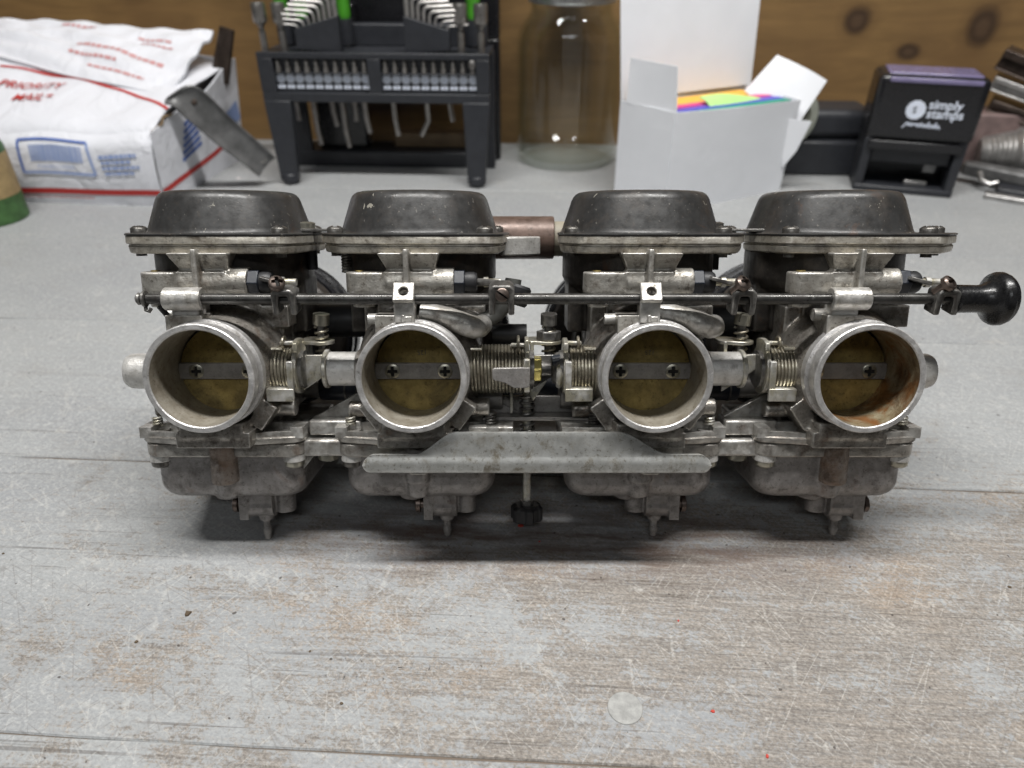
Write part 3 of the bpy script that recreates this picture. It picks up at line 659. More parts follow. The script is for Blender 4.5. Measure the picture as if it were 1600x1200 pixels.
# idle adjuster: pin, spring, knurled wheel
ia = obj('idle_adjuster', MB().lathe([(0,-117),(1.75,-117),(1.75,-52),(0,-52)], (6.3,-15,0), 'Z', 18), 'zinc', rp)
obj('adjuster_spring', helix((6.3,-15,-84),'Z',2.9,9,22,.55,18), 'steel_dark', ia)
prof = []
for k in range(48):
    a = 2*math.pi*k/48; rr = 6.9 if (k//4) % 2 else 6.0; prof.append((6.3+rr*math.cos(a), -15+rr*math.sin(a)))
obj('adjuster_wheel', MB().stack([(inset(prof,1.4,(6.3,-15)),-120.3),(prof,-119.4),(prof,-114),(inset(prof,1.6,(6.3,-15)),-112.8)]), 'black_rubber', ia, bevel=.25)
obj('wheel_hub', MB().lathe([(0,0),(3,0),(3,2),(0,2)], (6.3,-15,-112.9), 'Z', 6), 'steel_dark', ia)
obj('guide_strip', MB().box(-.8,.4,-18,-14,-72,-60).box(-.8,3.4,-18,-17,-61,-59.6), 'zinc', ia, bevel=.2)
obj('vent_elbow', MB().cyl((-19,-12,-66),(-4,-12,-66), 5.6, n=26), 'cast_dark', rp, bevel=.3)
obj('pipe_socket', MB().cyl((20,-12,-66),(34,-12,-66), 5.2, n=26), 'cast_dark', rp, bevel=.3)
for x in (-8.5, 33):
    obj('stud', helix((x,-24,-76),'Z',1.8,5,6,.55,14).cyl((x,-24,-78),(x,-24,-69.5),1.6,n=12), 'steel_dark', rp)
    obj('lug_bar', MB().box(x-9,x+9,-29,-19,-79,-74.6), 'cast', rp, bevel=.5)

# ---- front support bracket: pressed sheet, folded back along its lower edge
def top_z(x):
    if x < -56.3: x = -56.3
    def ease(a): a = max(0, min(1, a)); return a*a*(3-2*a)
    z = -81.3
    up = ease((x+37)/16) if x < 9 else 1-ease((x-40)/20)
    if -37 < x < 62: z = -81.3+up*8.6
    for e, d in ((-56.3, 1), (75.2, -1)):                               # rounded ends
        q = (x-e)*d
        if q < 4.5: z = min(z, -81.3-4.5+math.sqrt(max(0, 4.5**2-(4.5-q)**2)))
    return z
mb = MB(); xs = [-56.3+131.5*i/150 for i in range(151)]
xs = sorted(set([round(x,3) for x in xs]+[-56.1,-55.7,-55.2,-54.5,74.0,74.6,75.0]))
cols = []
for x in xs:
    zt = top_z(x); e_ = min(x+56.3, 75.2-x); zb = -87.9+(0 if e_ > 2.5 else 2.5-math.sqrt(max(0, 2.5**2-(2.5-e_)**2)))
    zc = min(zt-.05, -82.0)
    col = [(x, -42.6+max(0, zt-zc)*.05*(1-k/4), zt+(zc-zt)*k/4) for k in range(5)]
    for k in range(1, 9): q_ = k/8; col.append((x, -42.6-(.75*q_/.45 if q_ < .45 else .75-.5*(q_-.45)), zc+(zb-zc)*q_))
    col.append((x, -42.4, zb-.35)); col.append((x, -41.6, zb-.5))
    cols.append(col)
n = len(cols[0])
for i, x in enumerate(xs): pass
mb.add([q for c_ in cols for q in c_], [(i*n+k, (i+1)*n+k, (i+1)*n+k+1, i*n+k+1) for i in range(len(cols)-1) for k in range(n-1)])
br = obj('support_bracket', mb, 'bright_zinc', rp)
so = br.modifiers.new('solid', 'SOLIDIFY'); so.thickness = .0014; so.offset = 0
bv = br.modifiers.new('bevel', 'BEVEL'); bv.width = .0003; bv.segments = 2; bv.limit_method = 'ANGLE'; bv.angle_limit = R(50)
obj('bracket_foot', MB().box(-50,69,-42,-20,-87.6,-86.2), 'bright_zinc', br)
for px, ki in ((597,'s'),(657,'h'),(718,'s'),(953,'s'),(1011,'h'),(1072,'s')):
    q = unrack(px, 744, -27)
    if ki == 's': screw(br, (q.x,-32,-87.7), 'screw_zinc' if px < 960 else 'screw_dark', 4.2, 2.8, 'cross', (R(180),0,.3))
    else: obj('nut', hexnut((q.x,-30,-92.6),(q.x,-30,-87.7), 5.6), 'cast', br, bevel=.4)
# ---- lower link brackets between outer pairs
for x0, x1, gx in ((-84,-67,1),(84,101,-1)):
    g = MB(); g.box(x0-3,x1+3,-26,-14,-88,-80.8)
    lb = obj('lower_link', g, 'cast', rp, bevel=1.2)
    screw(lb, ((x0+x1)/2,-21,-88), 'screw_zinc', 4.1, 3.2, 'cross', (R(180),0,.2))
    obj('upper_link', MB().box(x0+2,x1+6,-24,-12,-79.6,-73.4), 'cast', lb, bevel=.8)
    gs_ = -1 if gx > 0 else 1
    gx0 = x0 if gx > 0 else x1
    obj('gusset', MB().prism([(gx0+gs_*-2,-84),(gx0+gs_*6,-98),(gx0+gs_*4.6,-98),(gx0-gs_*5,-86)], 20, 22, Matrix(((1,0,0,0),(0,0,-1,0),(0,1,0,0),(0,0,0,1)))), 'cast', lb, bevel=.2)
    obj('triangle_web', MB().prism([(x0+3,-73.6),(x1+7,-73.6),(x1+7,-64),(x1+3,-64)], 14, 17, Matrix(((1,0,0,0),(0,0,-1,0),(0,1,0,0),(0,0,0,1)))), 'cast', lb, bevel=.3)

# ---- hoses and fuel rail behind
for x0, x1 in ((-84,-68),(-4,20),(84,99)):
    h = obj('fuel_hose', MB().lathe([(0,0),(5.9,0),(6.2,.5),(6.2,x1-x0-.5),(5.9,x1-x0),(0,x1-x0)], (x0,6,-66),'X',28), 'blue_hose', rp)
    obj('hose_clip', MB().lathe([(6.25,0),(6.6,0),(6.6,.7),(6.25,.7)], ((x0+x1)/2+3,6,-66),'X',28,True).box((x0+x1)/2+2,(x0+x1)/2+4.4,2,4.2,-60,-56.5), 'steel_dark', h)
for x0, x1 in ((-86,-66),(82,102)):
    obj('balance_hose', MB().cyl((x0-4,16,-38),(x1+4,16,-38), 7.5, n=28), 'black_rubber', rp)
q0, q1 = unrack(800,455,-24), unrack(752,505,-28)
obj('vent_hose', MB().tube([(-13.6,-25,-33.6),(-10,-23,-32.6),(-6,-21.5,-30.5),(-2,-21,-26),(0,-20.5,-21),(.6,-20,-17)], 3.2, 16), 'grey_hose', rp)
obj('vent_cap', MB().lathe([(0,0),(4.6,0),(5.2,1),(5.2,7),(4.4,8),(0,8)], (.6,-20,-27), n=24, dirv=(.3,.1,1)), 'black_rubber', rp)
obj('rubber_stub', MB().cyl((-8,-12,-40),(6,-12,-40), 4.2, n=22), 'black_rubber', rp)
obj('cross_tube', MB().lathe([(0,0),(9.0,0),(9.3,.4),(9.3,46),(9.0,46.4),(8.2,46.4),(8.2,44),(0,44)], (-28,22,-2), 'X', 36), 'copper_tube', rp)
obj('cross_hose', MB().cyl((14,22,-2.5),(36,22,-2.5), 7.6, n=28), 'cream', rp)

# ================================================================== things standing behind on the bench
t = NT('paper_white'); co = t.coord()
wr = t.noise(co, 22, 5, .6, 1.2)
t.P(Base_Color=t.mix(t.ramp(wr, .35, .7), (.74,.75,.80), (.68,.69,.73)), Roughness=.5, Normal=t.bump(wr, .65, .006))
t = NT('card_white'); co = t.coord()
t.P(Base_Color=t.mix(t.ramp(t.noise(co, 30, 5), .3, .7), (.80,.815,.85), (.76,.775,.81)), Roughness=.5, Normal=t.bump(t.noise(co, 40, 4, .6, .6), .15, .003))
plain('print_red', (.50,.035,.03), .55, 0, var=.05)
plain('print_red_pale', (.60,.30,.30), .55, 0, var=.05)
plain('print_blue', (.10,.17,.46), .55, 0, var=.05)
plain('print_blue_pale', (.27,.36,.62), .55, 0, var=.05)
plain('kraft', (.20,.14,.08), .7, 0)
plain('black_plastic', (.028,.030,.036), .42, 0, var=.15)
plain('gloss_black', (.012,.012,.014), .22, 0, var=.1)
plain('chrome', (.52,.50,.48), .36, .85, var=.15)
plain('tool_steel', (.40,.38,.36), .32, .85, var=.2)
plain('green_handle', (.09,.42,.03), .4, 0)
plain('white_print', (.72,.77,.88), .5, 0, var=.03)
plain('violet_film', (.20,.175,.31), .16, 0, var=.1)
plain('grey_metal', (.20,.20,.20), .48, .45, var=.3, sc=70)
plain('green_paint', (.07,.17,.05), .5, 0, var=.3)
plain('tan_label', (.42,.30,.14), .6, 0, var=.2)
plain('note_green', (.48,.80,.28), .6, 0, var=.04)
plain('brown_metal', (.10,.075,.062), .34, .6, var=.3)
plain('silver_metal', (.50,.49,.48), .36, .75, var=.2)
plain('pink_block', (.24,.17,.16), .5, .1, var=.2)
plain('tape_edge', (.40,.42,.36), .45, 0, var=.1)
plain('lid_metal', (.56,.57,.56), .30, .9, var=.1)
def lerp(a, b, t_): return a+(b-a)*t_
def patch(c00, c10, c01, c11, f=None):                       # bilinear sheet with optional relief
    c00, c10, c01, c11 = map(Vector, (c00, c10, c01, c11))
    def fn(u, v):
        q = lerp(lerp(c00, c10, u), lerp(c01, c11, u), v)
        if f: q = q+Vector(f(u, v))
        return q
    return fn
def sheet(name, fn, nu, nv, mat, parent, thick=.6):
    o = obj(name, MB().grid(fn, nu, nv), mat, parent); m = o.modifiers.new('solid', 'SOLIDIFY'); m.thickness = thick*.001; m.offset = 0
    k = o.modifiers.new('split', 'EDGE_SPLIT'); k.split_angle = R(40); return o
def ribbon(name, fn, pts, wid, mat, parent, lift=.5):        # flat print that follows a sheet, pts in its u,v
    vs = []
    for i, (u, v) in enumerate(pts):
        e = 1e-3; du = fn(u+e, v)-fn(u-e, v); dv = fn(u, v+e)-fn(u, v-e); nn = du.cross(dv).normalized()
        if nn.z < 0 and abs(nn.z) > .3: nn = -nn
        if abs(nn.z) <= .3 and nn.y > 0: nn = -nn
        a, b_ = pts[max(0,i-1)], pts[min(len(pts)-1,i+1)]; tg = (fn(*b_)-fn(*a)).normalized(); side = nn.cross(tg).normalized()
        q = fn(u, v)+nn*lift; vs += [q+side*wid/2, q-side*wid/2]
    mb = MB(); mb.add(vs, [(2*i, 2*i+1, 2*i+3, 2*i+2) for i in range(len(pts)-1)]); return obj(name, mb, mat, parent)

# ---- mailing carton
carton = empty('mailing_box', (-315, 626, 0))
tag(carton, 'white cardboard mailing carton with red stripes and blue barcode label', 'carton')
BA = Vector((-315,626,0))
fr0, fl0 = Vector((0,0,0)), Vector((-300,24,0))
fr1, fl1 = Vector((4,0,65)), Vector((-298,24,60))
br0, br1 = Vector((24,150,0)), Vector((36,150,98))
bl1 = Vector((-290,158,138))
front = patch(fl0, fr0, fl1, fr1, lambda u, v: (0, -3.5*math.sin(math.pi*v)+7*max(0, (v-.78)/.22)**2, 1.6*math.sin(u*21)*v-2.5*max(0, (v-.78)/.22)**2))
side = patch(fr0, br0, fr1, br1, lambda u, v: (3*math.sin(math.pi*u)*v, 0, 4*math.sin(u*9)*v*u))
top = patch(fl1, fr1, bl1, br1, lambda u, v: (0, 7*max(0, 1-v/.14)**2, 6*math.sin(math.pi*v)*u+2.2*math.sin(u*13+v*5)*v+1.3*math.sin(u*31-v*12)*v+1.6*math.sin(u*21)*(1-v)-2.5*max(0, 1-v/.14)**2))
sheet('front_panel', front, 90, 30, 'paper_white', carton, 1.2); sheet('end_panel', side, 20, 10, 'paper_white', carton, 1.2)
sheet('lid_panel', top, 90, 50, 'paper_white', carton, 1.2)
sheet('back_panel', patch(Vector((-300,160,0)), br0, bl1, br1), 10, 6, 'paper_white', carton, 1.2)
obj('bottom_panel', MB().prism([(-298,25),(-1,1),(23,148),(-298,158)], .2, 1.2), 'kraft', carton)
obj('torn_edge', MB().tube([front(1,.99)+Vector((-1,-1,1)), front(1,.99)+Vector((5,10,5)), side(.12,1)+Vector((1,1,4)), side(.2,1)+Vector((1,0,1))], 1.2, 8), 'kraft', carton)
ribbon('red_stripe', front, [(i/30, .20) for i in range(31)], 5.2, 'print_red', carton, 1.0)
ribbon('red_stripe', side, [(i/20, .20+.10*(i/20)) for i in range(21)], 5.2, 'print_red', carton, 1.0)
ribbon('red_stripe', top, [(.40+.6*i/30, .585-.05*(i/30)-.33*(i/30)**2.2) for i in range(31)], 3.2, 'print_red', carton, 1.2)
def on_front(u, v): return front(u, v)
L = [(.596,.90),(.803,.885),(.816,.46),(.596,.47),(.596,.90)]
for k in range(4):
    a, b_ = L[k], L[k+1]
    ribbon('label_frame', front, [(lerp(a[0],b_[0],i/16), lerp(a[1],b_[1],i/16)) for i in range(17)], 2.2, 'print_blue' if k in (0, 3) else 'print_blue_pale', carton, 1.6)
bm_ = MB(); random.seed(11); u = .628
while u < .785:
    w_ = random.choice((.0015,.003,.0042)); a, b_ = front(u, .835)+Vector((0,-1.3,0)), front(u+w_, .835)+Vector((0,-1.3,0))
    c_, d_ = front(u+w_, .62)+Vector((0,-1.3,0)), front(u, .62)+Vector((0,-1.3,0))
    bm_.add([a,b_,c_,d_], [(0,1,2,3)]); u += w_+random.choice((.0012,.002))
obj('barcode', bm_, 'print_blue_pale', carton)
def put_text(body, size, mat, parent, o_, u_, v_, **kw):
    ob = obj('lettering', text_mesh(body, size, **kw), mat, parent); ob.matrix_local = frame(o_, u_, v_); return ob
def wrap_text(body, size, mat, parent, fn, u0, v0, lift, **kw):
    me = text_mesh(body, size, **kw); e = .02
    lu = (fn(u0+e, v0)-fn(u0, v0)).length/e; lv = (fn(u0, v0+e)-fn(u0, v0)).length/e
    for vt in me.vertices:
        u_, v_ = u0+vt.co.x*1000/lu, v0+vt.co.y*1000/lv
        du = fn(u_+.01, v_)-fn(u_-.01, v_); dv = fn(u_, v_+.01)-fn(u_, v_-.01); vt.co = (fn(u_, v_)+du.cross(dv).normalized()*lift)*.001
    return obj('lettering', me, mat, parent)
ux = (front(.8,.5)-front(.6,.5))
put_text('PS00001114200', 4.6, 'print_blue_pale', carton, front(.645,.525)+Vector((0,-2.2,0)), ux, (0,0,1), spacing=1.15)
for k, (a, b_) in enumerate(((.835,.95),(.84,.93),(.84,.955),(.845,.935))):
    vv = .70-k*.075; u = a                                   # small blue print, too blurred to read
    while u < b_:
        e = min(b_, u+random.uniform(.008,.02)); ribbon('fine_print', front, [(u,vv),(e,vv)], 2.3 if k else 3.0, 'print_blue_pale', carton, 1.6); u = e+.003
u = .53
while u < .78: e = u+random.uniform(.006,.016); ribbon('fine_print', front, [(u,.11),(e,.11)], 1.6, 'print_red_pale', carton, 1.2); u = e+.003
tu = top(.6,.3)-top(.45,.3); tv = top(.5,.5)-top(.5,.1)
wrap_text('PRIORITY', 13.5, 'print_red', carton, top, .44, .385, 2.4, shear=.25, bold=.12, spacing=1.05)
wrap_text('MAIL*', 13, 'print_red', carton, top, .51, .27, 2.4, shear=.25, bold=.12, spacing=1.05)
for k in range(6): 
    vv = .42+.075*k; ribbon('emblem_line', side, [(.24+.012*k, vv),(.46-.01*k, vv+.07)], 3.4, 'print_blue', carton, 1.2)
ribbon('end_label', side, [(.74,.44),(.97,.52)], 20, 'print_blue_pale', carton, 1.3)

# ---- plastic mailer lying on the carton
mailer = empty('poly_mailer', (-315, 690, 82))
tag(mailer, 'crumpled white plastic mailer with faded red print lying on the mailing carton', 'envelope')
mo = Vector((-315,690,82))
mf = patch(wpt(-60,78,742)-mo, wpt(262,153,684)-mo, wpt(-60,26,790)-mo, wpt(334,50,762)-mo, lambda u, v: (0, 0, 5*math.sin(math.pi*v)*math.sin(math.pi*min(1,u*1.02))+2.0*math.sin(u*17+v*6)*math.sin(v*3.1)+1.0*math.sin(u*41-v*19)*v+1.1*math.sin(u*9+v*23)))
sheet('mailer_sheet', mf, 110, 60, 'paper_white', mailer, 2.6)
for (u0, v0, u1, v1, w_, m_) in ((.52,.50,.90,.42,4.2,'print_red_pale'),(.50,.36,.72,.30,3.4,'print_red_pale'),(.60,.20,.86,.16,3.0,'print_red_pale'),(.74,.78,.88,.74,2.4,'print_red_pale'),(.76,.70,.90,.66,2.4,'print_red_pale'),(.42,.90,.56,.86,3,'print_red_pale')):
    u = u0
    while u < u1:
        e = min(u1, u+random.uniform(.012,.035)); f_ = lambda q: v0+(v1-v0)*(q-u0)/(u1-u0)
        ribbon('faded_print', mf, [(u, f_(u)), (e, f_(e))], w_, m_, mailer, 1.9); u = e+.006
# dark sleeve behind the mailer
slv = MB(); slv.stack([(rrect(-9,9,-6,6,4), 0), (rrect(-7,7,-5,5,4), 50)])
tag(obj('dark_sleeve', slv, 'brown_metal', None, (-290,752,82), (0,R(20),.3)), 'dark brown sleeve poking up behind the plastic mailer', 'sleeve')

# ---- grey pressed-metal lever leaning on the carton
P_ = [wpt(262,165,652), wpt(285,158,655), wpt(315,180,660), wpt(350,212,668), wpt(385,240,676), wpt(418,268,684)]
lev = empty('metal_lever', P_[-1])
tag(lev, 'grey pressed metal lever with raised edges leaning on the mailing carton', 'lever')
def lever_fn(u, v):
    k = u*(len(P_)-1); i = min(int(k), len(P_)-2); t_ = k-i
    g_ = lambda a: P_[max(0,min(len(P_)-1,a))]
    p0, p1, p2, p3 = g_(i-1), g_(i), g_(i+1), g_(i+2)
    q = .5*((2*p1)+(p2-p0)*t_+(2*p0-5*p1+4*p2-p3)*t_*t_+(3*p1-p0-3*p2+p3)*t_**3)
    tg = (P_[-1]-P_[1]).normalized(); sd = tg.cross(Vector((.25,-1,.35))).normalized(); nn = sd.cross(tg)
    w_ = 15*math.sin(math.pi*min(1, .12+u*2.4)/2)*(1-.22*u); s_ = (v-.5)*2
    return q-P_[-1]+sd*s_*w_+nn*(4.5*abs(s_)**3-1)*(1 if nn.y < 0 else -1)+Vector((0,0,5))
sheet('lever_blade', lever_fn, 30, 12, 'grey_metal', lev, 1.6)
obj('lever_rivet', MB().lathe([(0,0),(3,0),(2.6,1.4),(0,1.8)], lever_fn(.33,.45), n=16, dirv=(.2,-1,.4)), 'brown_metal', lev)
obj('lever_hole', MB().lathe([(1.6,0),(3.2,0),(3.2,1.2),(1.6,1.2)], lever_fn(.94,.4), n=16, closed=True, dirv=(.2,-1,.4)), 'steel_dark', lev)

# ---- green can at the left edge
can = empty('green_can', (-452, 596, 0)); tag(can, 'green and tan painted can at the left edge beside the carton', 'can')
obj('can_body', MB().lathe([(0,0),(26,0),(27,1),(27,20),(27,60),(25,66),(0,66)], n=40), 'green_paint', can)
obj('can_label', MB().lathe([(27.05,22),(27.3,22.2),(27.3,56),(27.05,56.2)], n=40, closed=True), 'tan_label', can)

ORD = ('first','second','third','fourth','fifth','sixth','seventh','eighth','ninth','tenth')
# ---- black tool stand with bits, keys and drivers
SX, SY = -124, 690
stand = empty('tool_stand', (SX, SY, 0), (0,0,BY)); tag(stand, 'black plastic tool stand holding driver bits, hex keys and screwdrivers', 'tool stand')
fp = MB(); x0, x1 = -106, 104
fp.box(x0,x1,-3,3,76,84); fp.box(x0,x1,-3,3,113,118); fp.box(x0,-92,-3,3,83.9,113.1); fp.box(92,x1,-3,3,83.9,113.1); fp.box(-6,6,-3,3,83.9,113.1); fp.box(-92.1,92.1,2,5,83.9,113.1)
obj('front_panel', fp, 'black_plastic', stand, bevel=.6)
obj('bit_ledge', MB().box(-92,-6,-2.6,2.1,99.6,101).box(6,92,-2.6,2.1,99.6,101), 'black_plastic', stand, bevel=.3)
obj('deck', MB().box(x0+1,x1-1,3,62,112,116), 'black_plastic', stand, bevel=.6)
obj('back_riser', MB().box(x0+6,x1-6,48,62,116,135), 'black_plastic', stand, bevel=1)
for sgn, xo in ((-1,x0),(1,x1)):
    w1, w0 = 25, 17
    a = (xo, xo-sgn*w1); b_ = (xo-sgn*5, xo-sgn*(5+w0))
    lg = MB(); lg.add([(a[0],-4,77),(a[1],-4,77),(a[1],4,77),(a[0],4,77),(b_[0],-9,4),(b_[1],-9,4),(b_[1],0,4),(b_[0],0,4)], [(0,1,2,3),(4,7,6,5),(0,4,5,1),(1,5,6,2),(2,6,7,3),(3,7,4,0)])
    lg.lathe([(0,0),(5,0),(7.5,1.5),(8.5,5),(7,10),(0,12)], ((b_[0]+b_[1])/2,-4,0), 'Z', 20)
    obj('leg', lg, 'black_plastic', stand, bevel=.8)
    obj('leg', MB().box(min(xo,xo-sgn*20),max(xo,xo-sgn*20),52,60,0,112), 'black_plastic', stand, bevel=.8)
    cx = -49 if sgn < 0 else 49
    hp = MB()
    hw = [(-21,0),(19,0)]
    z_in, z_out = 147, 136
    pts = [(cx-20,120),(cx+20,117),(cx+20,z_in),(cx-20,z_out)] if sgn < 0 else [(cx-20,117),(cx+20,120),(cx+20,z_out),(cx-20,z_in)]
    hp.prism(pts, -12, -2, Matrix(((1,0,0,0),(0,0,-1,0),(0,1,0,0),(0,0,0,1))))
    obj('key_holder', hp, 'black_plastic', stand, bevel=.5)
    for k in range(10):
        bx = (-88+k*8.75) if sgn < 0 else (10+k*8.75)
        obj('size_dot', MB().cyl((bx,1.95,95.4),(bx,1.5,95.4), 4.1, n=20), 'white_print', stand)
        obj('size_mark', MB().box(bx-3.4,bx-.4,1.6,1.98,87,90.2).box(bx+.2,bx+3.2,1.6,1.98,87,90.2), 'white_print', stand)
        bt = MB(); bt.cyl((0,0,0),(0,0,4), 2.5, n=6); bt.lathe([(2.2,4),(1.7,5.5),(1.6,7),(2.0,8.4),(.7,11.5),(0,11.5)] if k != 9 or sgn < 0 else [(2.6,4),(4.0,5.5),(4.2,9.5),(3,11.5),(0,11.5)], n=6)
        lab = '%s small steel driver bit from the left in the tool stand %s window' % (ORD[k], 'left' if sgn < 0 else 'right') if not (k == 9 and sgn > 0) else 'wide-headed driver bit at the right end of the tool stand'
        o = obj('driver_bit', bt, 'tool_steel', None); o.matrix_world = stand.matrix_basis @ Matrix.Translation(Vector((bx,-.2,101.2))*.001)
        tag(o, lab, 'driver bit', 'driver bits in the tool stand')
        # L-shaped hex key
        if k < 8:
            rr = .8+.19*k
            inner = k/7; kz = 139+inner*26; L_ = 10+26*inner
            xk = cx+sgn*(17-k*4.9); ks = MB()
            ln = 22+16*inner
            pth = [(xk,7,112),(xk,7,kz-4),(xk+sgn*1.2,7,kz-1.2),(xk+sgn*4,7,kz)]+[(xk+sgn*(4+ln*.35),7-1*inner,kz+.6),(xk+sgn*(4+ln*.7),6,kz+1.2)]
            ks.tube(pth, rr, 6)
            o = obj('hex_key', ks, 'chrome', None); o.matrix_world = stand.matrix_basis.copy()
            tag(o, '%s bent hex key from the outer end of the tool stand %s holder' % (ORD[k], 'left' if sgn < 0 else 'right'), 'hex key', 'hex keys in the tool stand')
for k, (nx, lb) in enumerate(((-101,'leftmost'),(-83,'second from left'),(78,'third from left'),(96,'rightmost'))):
    nd = MB(); nd.lathe([(0,0),(3.0,0),(3.0,20),(2.2,24),(3.6,27),(6.0,29),(6.2,31),(6.2,43),(5.6,44.4),(4,44.4),(3.4,39),(0,39)], n=24)
    o = obj('nut_driver', nd, 'tool_steel' if k < 3 else 'brown_metal', None); o.matrix_world = stand.matrix_basis @ Matrix.Translation(Vector((nx,10,112))*.001)
    if k == 3: o.data.materials[0] = MT['tool_steel']
    tag(o, 'steel nut driver socket standing on the tool stand, %s of four' % lb, 'nut driver', 'nut drivers on the tool stand')
for k, (gx, lb) in enumerate(((-92,'leftmost'),(-74,'second from left'),(-34,'third from left'),(86,'rightmost'))):
    sd = empty('screwdriver'); sd.matrix_world = stand.matrix_basis @ Matrix.Translation(Vector((gx,45,118))*.001)
    tag(sd, 'screwdriver with green handle in the tool stand, %s of the four' % lb, 'screwdriver', 'green screwdrivers in the tool stand')
    obj('handle', MB().lathe([(0,0),(5,0),(6,4),(6,14),(8,20),(8,62),(6,68),(0,70)], (0,0,22), n=24), 'green_handle', sd)
    obj('handle_base', MB().lathe([(0,0),(7,0),(7.5,10),(6.5,22),(0,22)], n=20), 'black_plastic', sd)
    obj('shank', MB().cyl((0,0,-70),(0,0,0), 2.4, n=12), 'tool_steel', sd)
for k, (px_, zb, lb) in enumerate(((-70,30,'leftmost'),(-52,48,'short one left of centre'),(-42,28,'long one left of centre'),(-20,42,'just left of centre'),(8,40,'just right of centre'),(40,40,'bent one right of centre'),(62,54,'rightmost'))):
    hk = MB(); hk.tube([(px_,26,114),(px_+2,24,zb+14),(px_+(-6 if k == 5 else 4),24,zb)], 2.6, 8)
    o = obj('tool_shank', hk, 'tool_steel', None); o.matrix_world = stand.matrix_basis.copy()
    tag(o, 'steel tool shank hanging under the tool stand, %s' % lb, 'tool shank', 'shanks under the tool stand')
cs = empty('black_case', (-130, 762, 0), (0,0,BY)); tag(cs, 'flat black case lying behind the tool stand legs', 'case')
obj('case_base', MB().box(-92,84,-20,18,0,16), 'black_plastic', cs, bevel=2); obj('case_lid', MB().box(-72,-20,-6,16,15.8,150), 'gloss_black', cs, bevel=2)
tag(obj('wood_block', MB().box(-42,45,-8,10,16.2,31), 'kraft', None, (-80,764,0), (0,0,BY), bevel=1), 'small brown wooden block on the black case behind the tool stand', 'block')
bp = empty('tool_case', (-124, 775, 0), (0,0,BY)); tag(bp, 'tall black tool case standing behind the tool stand', 'case')
obj('case_shell', MB().box(-96,112,-3,14,118,260).box(98,112,-3,14,0,118.1), 'gloss_black', bp, bevel=2)

# ---- glass jar
t = NT('glass'); fc = t.n('LayerWeight', i_Blend=.5).outputs['Facing']; fr = t.mth('ADD', t.mth('MULTIPLY', t.mth('POWER', fc, 3.), .7), .02)
tr = t.n('BsdfTransparent', i_Color=t.mix(t.mth('POWER', fc, 2.), (.995,.998,.995), (.86,.91,.87))).outputs[0]; gl = t.n('BsdfGlossy', i_Color=(1,1,1,1), i_Roughness=.03).outputs[0]
mx = t.n('MixShader', i_0=fr); t.t.links.new(tr, mx.inputs[1]); t.t.links.new(gl, mx.inputs[2])
t.t.links.new(mx.outputs[0], t.t.nodes['Material Output'].inputs[0])
jar = empty('glass_jar', (58, 776, 0)); tag(jar, 'empty clear glass jar with a metal screw lid', 'jar')
J = [(0,3),(40,2),(46,0),(49.5,3),(51,9),(51,105),(50,114),(46,124),(40,131),(38.5,134),(38.5,150),(36,150),(36,134),(37.5,130),(43,122),(46.8,113),(47.8,105),(47.8,10),(45,6.5),(38,6),(0,8)]
J = [(r_*1.03, z_*1.06) for r_, z_ in J]
obj('jar_body', MB().lathe(J, n=64), 'glass', jar)
obj('lid', MB().lathe([(0,170),(40,170),(41.7,168.5),(41.7,152),(40.8,151),(40,151),(40,166),(0,166)], n=64), 'lid_metal', jar)
rb = MB().lathe([(41.0,150.2),(42.4,150.2),(42.6,151.4),(41.2,151.6)], n=64, closed=True); obj('lid_rim', rb, 'lid_metal', jar)

# ---- open white carton with sticky notes
WB = empty('white_box', (134, 607, 0)); tag(WB, 'open white cardboard box with raised lid and flaps behind the carburetors', 'box')
wd = lambda a: Vector(a)
cF, cL, cR = Vector((0,0,0)), Vector((-38,46,0)), Vector((123,64,0)); cB = cL+cR
Hh = 86
def up(v, h): return Vector((v.x*1.02, v.y*1.02, h))
def slab(name, a, b, c_, d_, th=.9, bend=0):
    return sheet(name, patch(a, b, c_, d_, (lambda u, v: (0, 0, 0)) if not bend else (lambda u, v: (bend*math.sin(math.pi*u)*v, -bend*math.sin(math.pi*u)*v, 0))), 8, 8, 'card_white', WB, th)
slab('side_panel', cL, cF, up(cL,Hh), up(cF,Hh)); slab('side_panel', cF, cR, up(cF,Hh), up(cR,Hh-4), bend=2.5)
slab('side_panel', cR, cB, up(cR,Hh-4), up(cB,Hh)); slab('side_panel', cB, cL, up(cB,Hh), up(cL,Hh))
obj('bottom_panel', MB().prism([(0,0),(117,61),(80,107),(-37,46)], .3, 1.2), 'card_white', WB)
slab('lid_flap', up(cL,Hh), up(cB,Hh)+Vector((6,0,0)), up(cL,Hh)+Vector((-6,12,84)), up(cB,Hh)+Vector((4,14,92)))
o_ = Vector((134,607,0))
slab('dust_flap', wpt(979,160,648)-o_, wpt(1057,194,607)-o_, wpt(986,90,652)-o_, wpt(1059,104,612)-o_)
slab('dust_flap', wpt(1163,142,690)-o_, wpt(1240,204,672)-o_, wpt(1214,86,705)-o_, wpt(1292,126,690)-o_, bend=3)
slab('torn_corner', wpt(1222,184,668)-o_, wpt(1268,190,664)-o_, wpt(1222,262,668)-o_, wpt(1244,236,666)-o_)
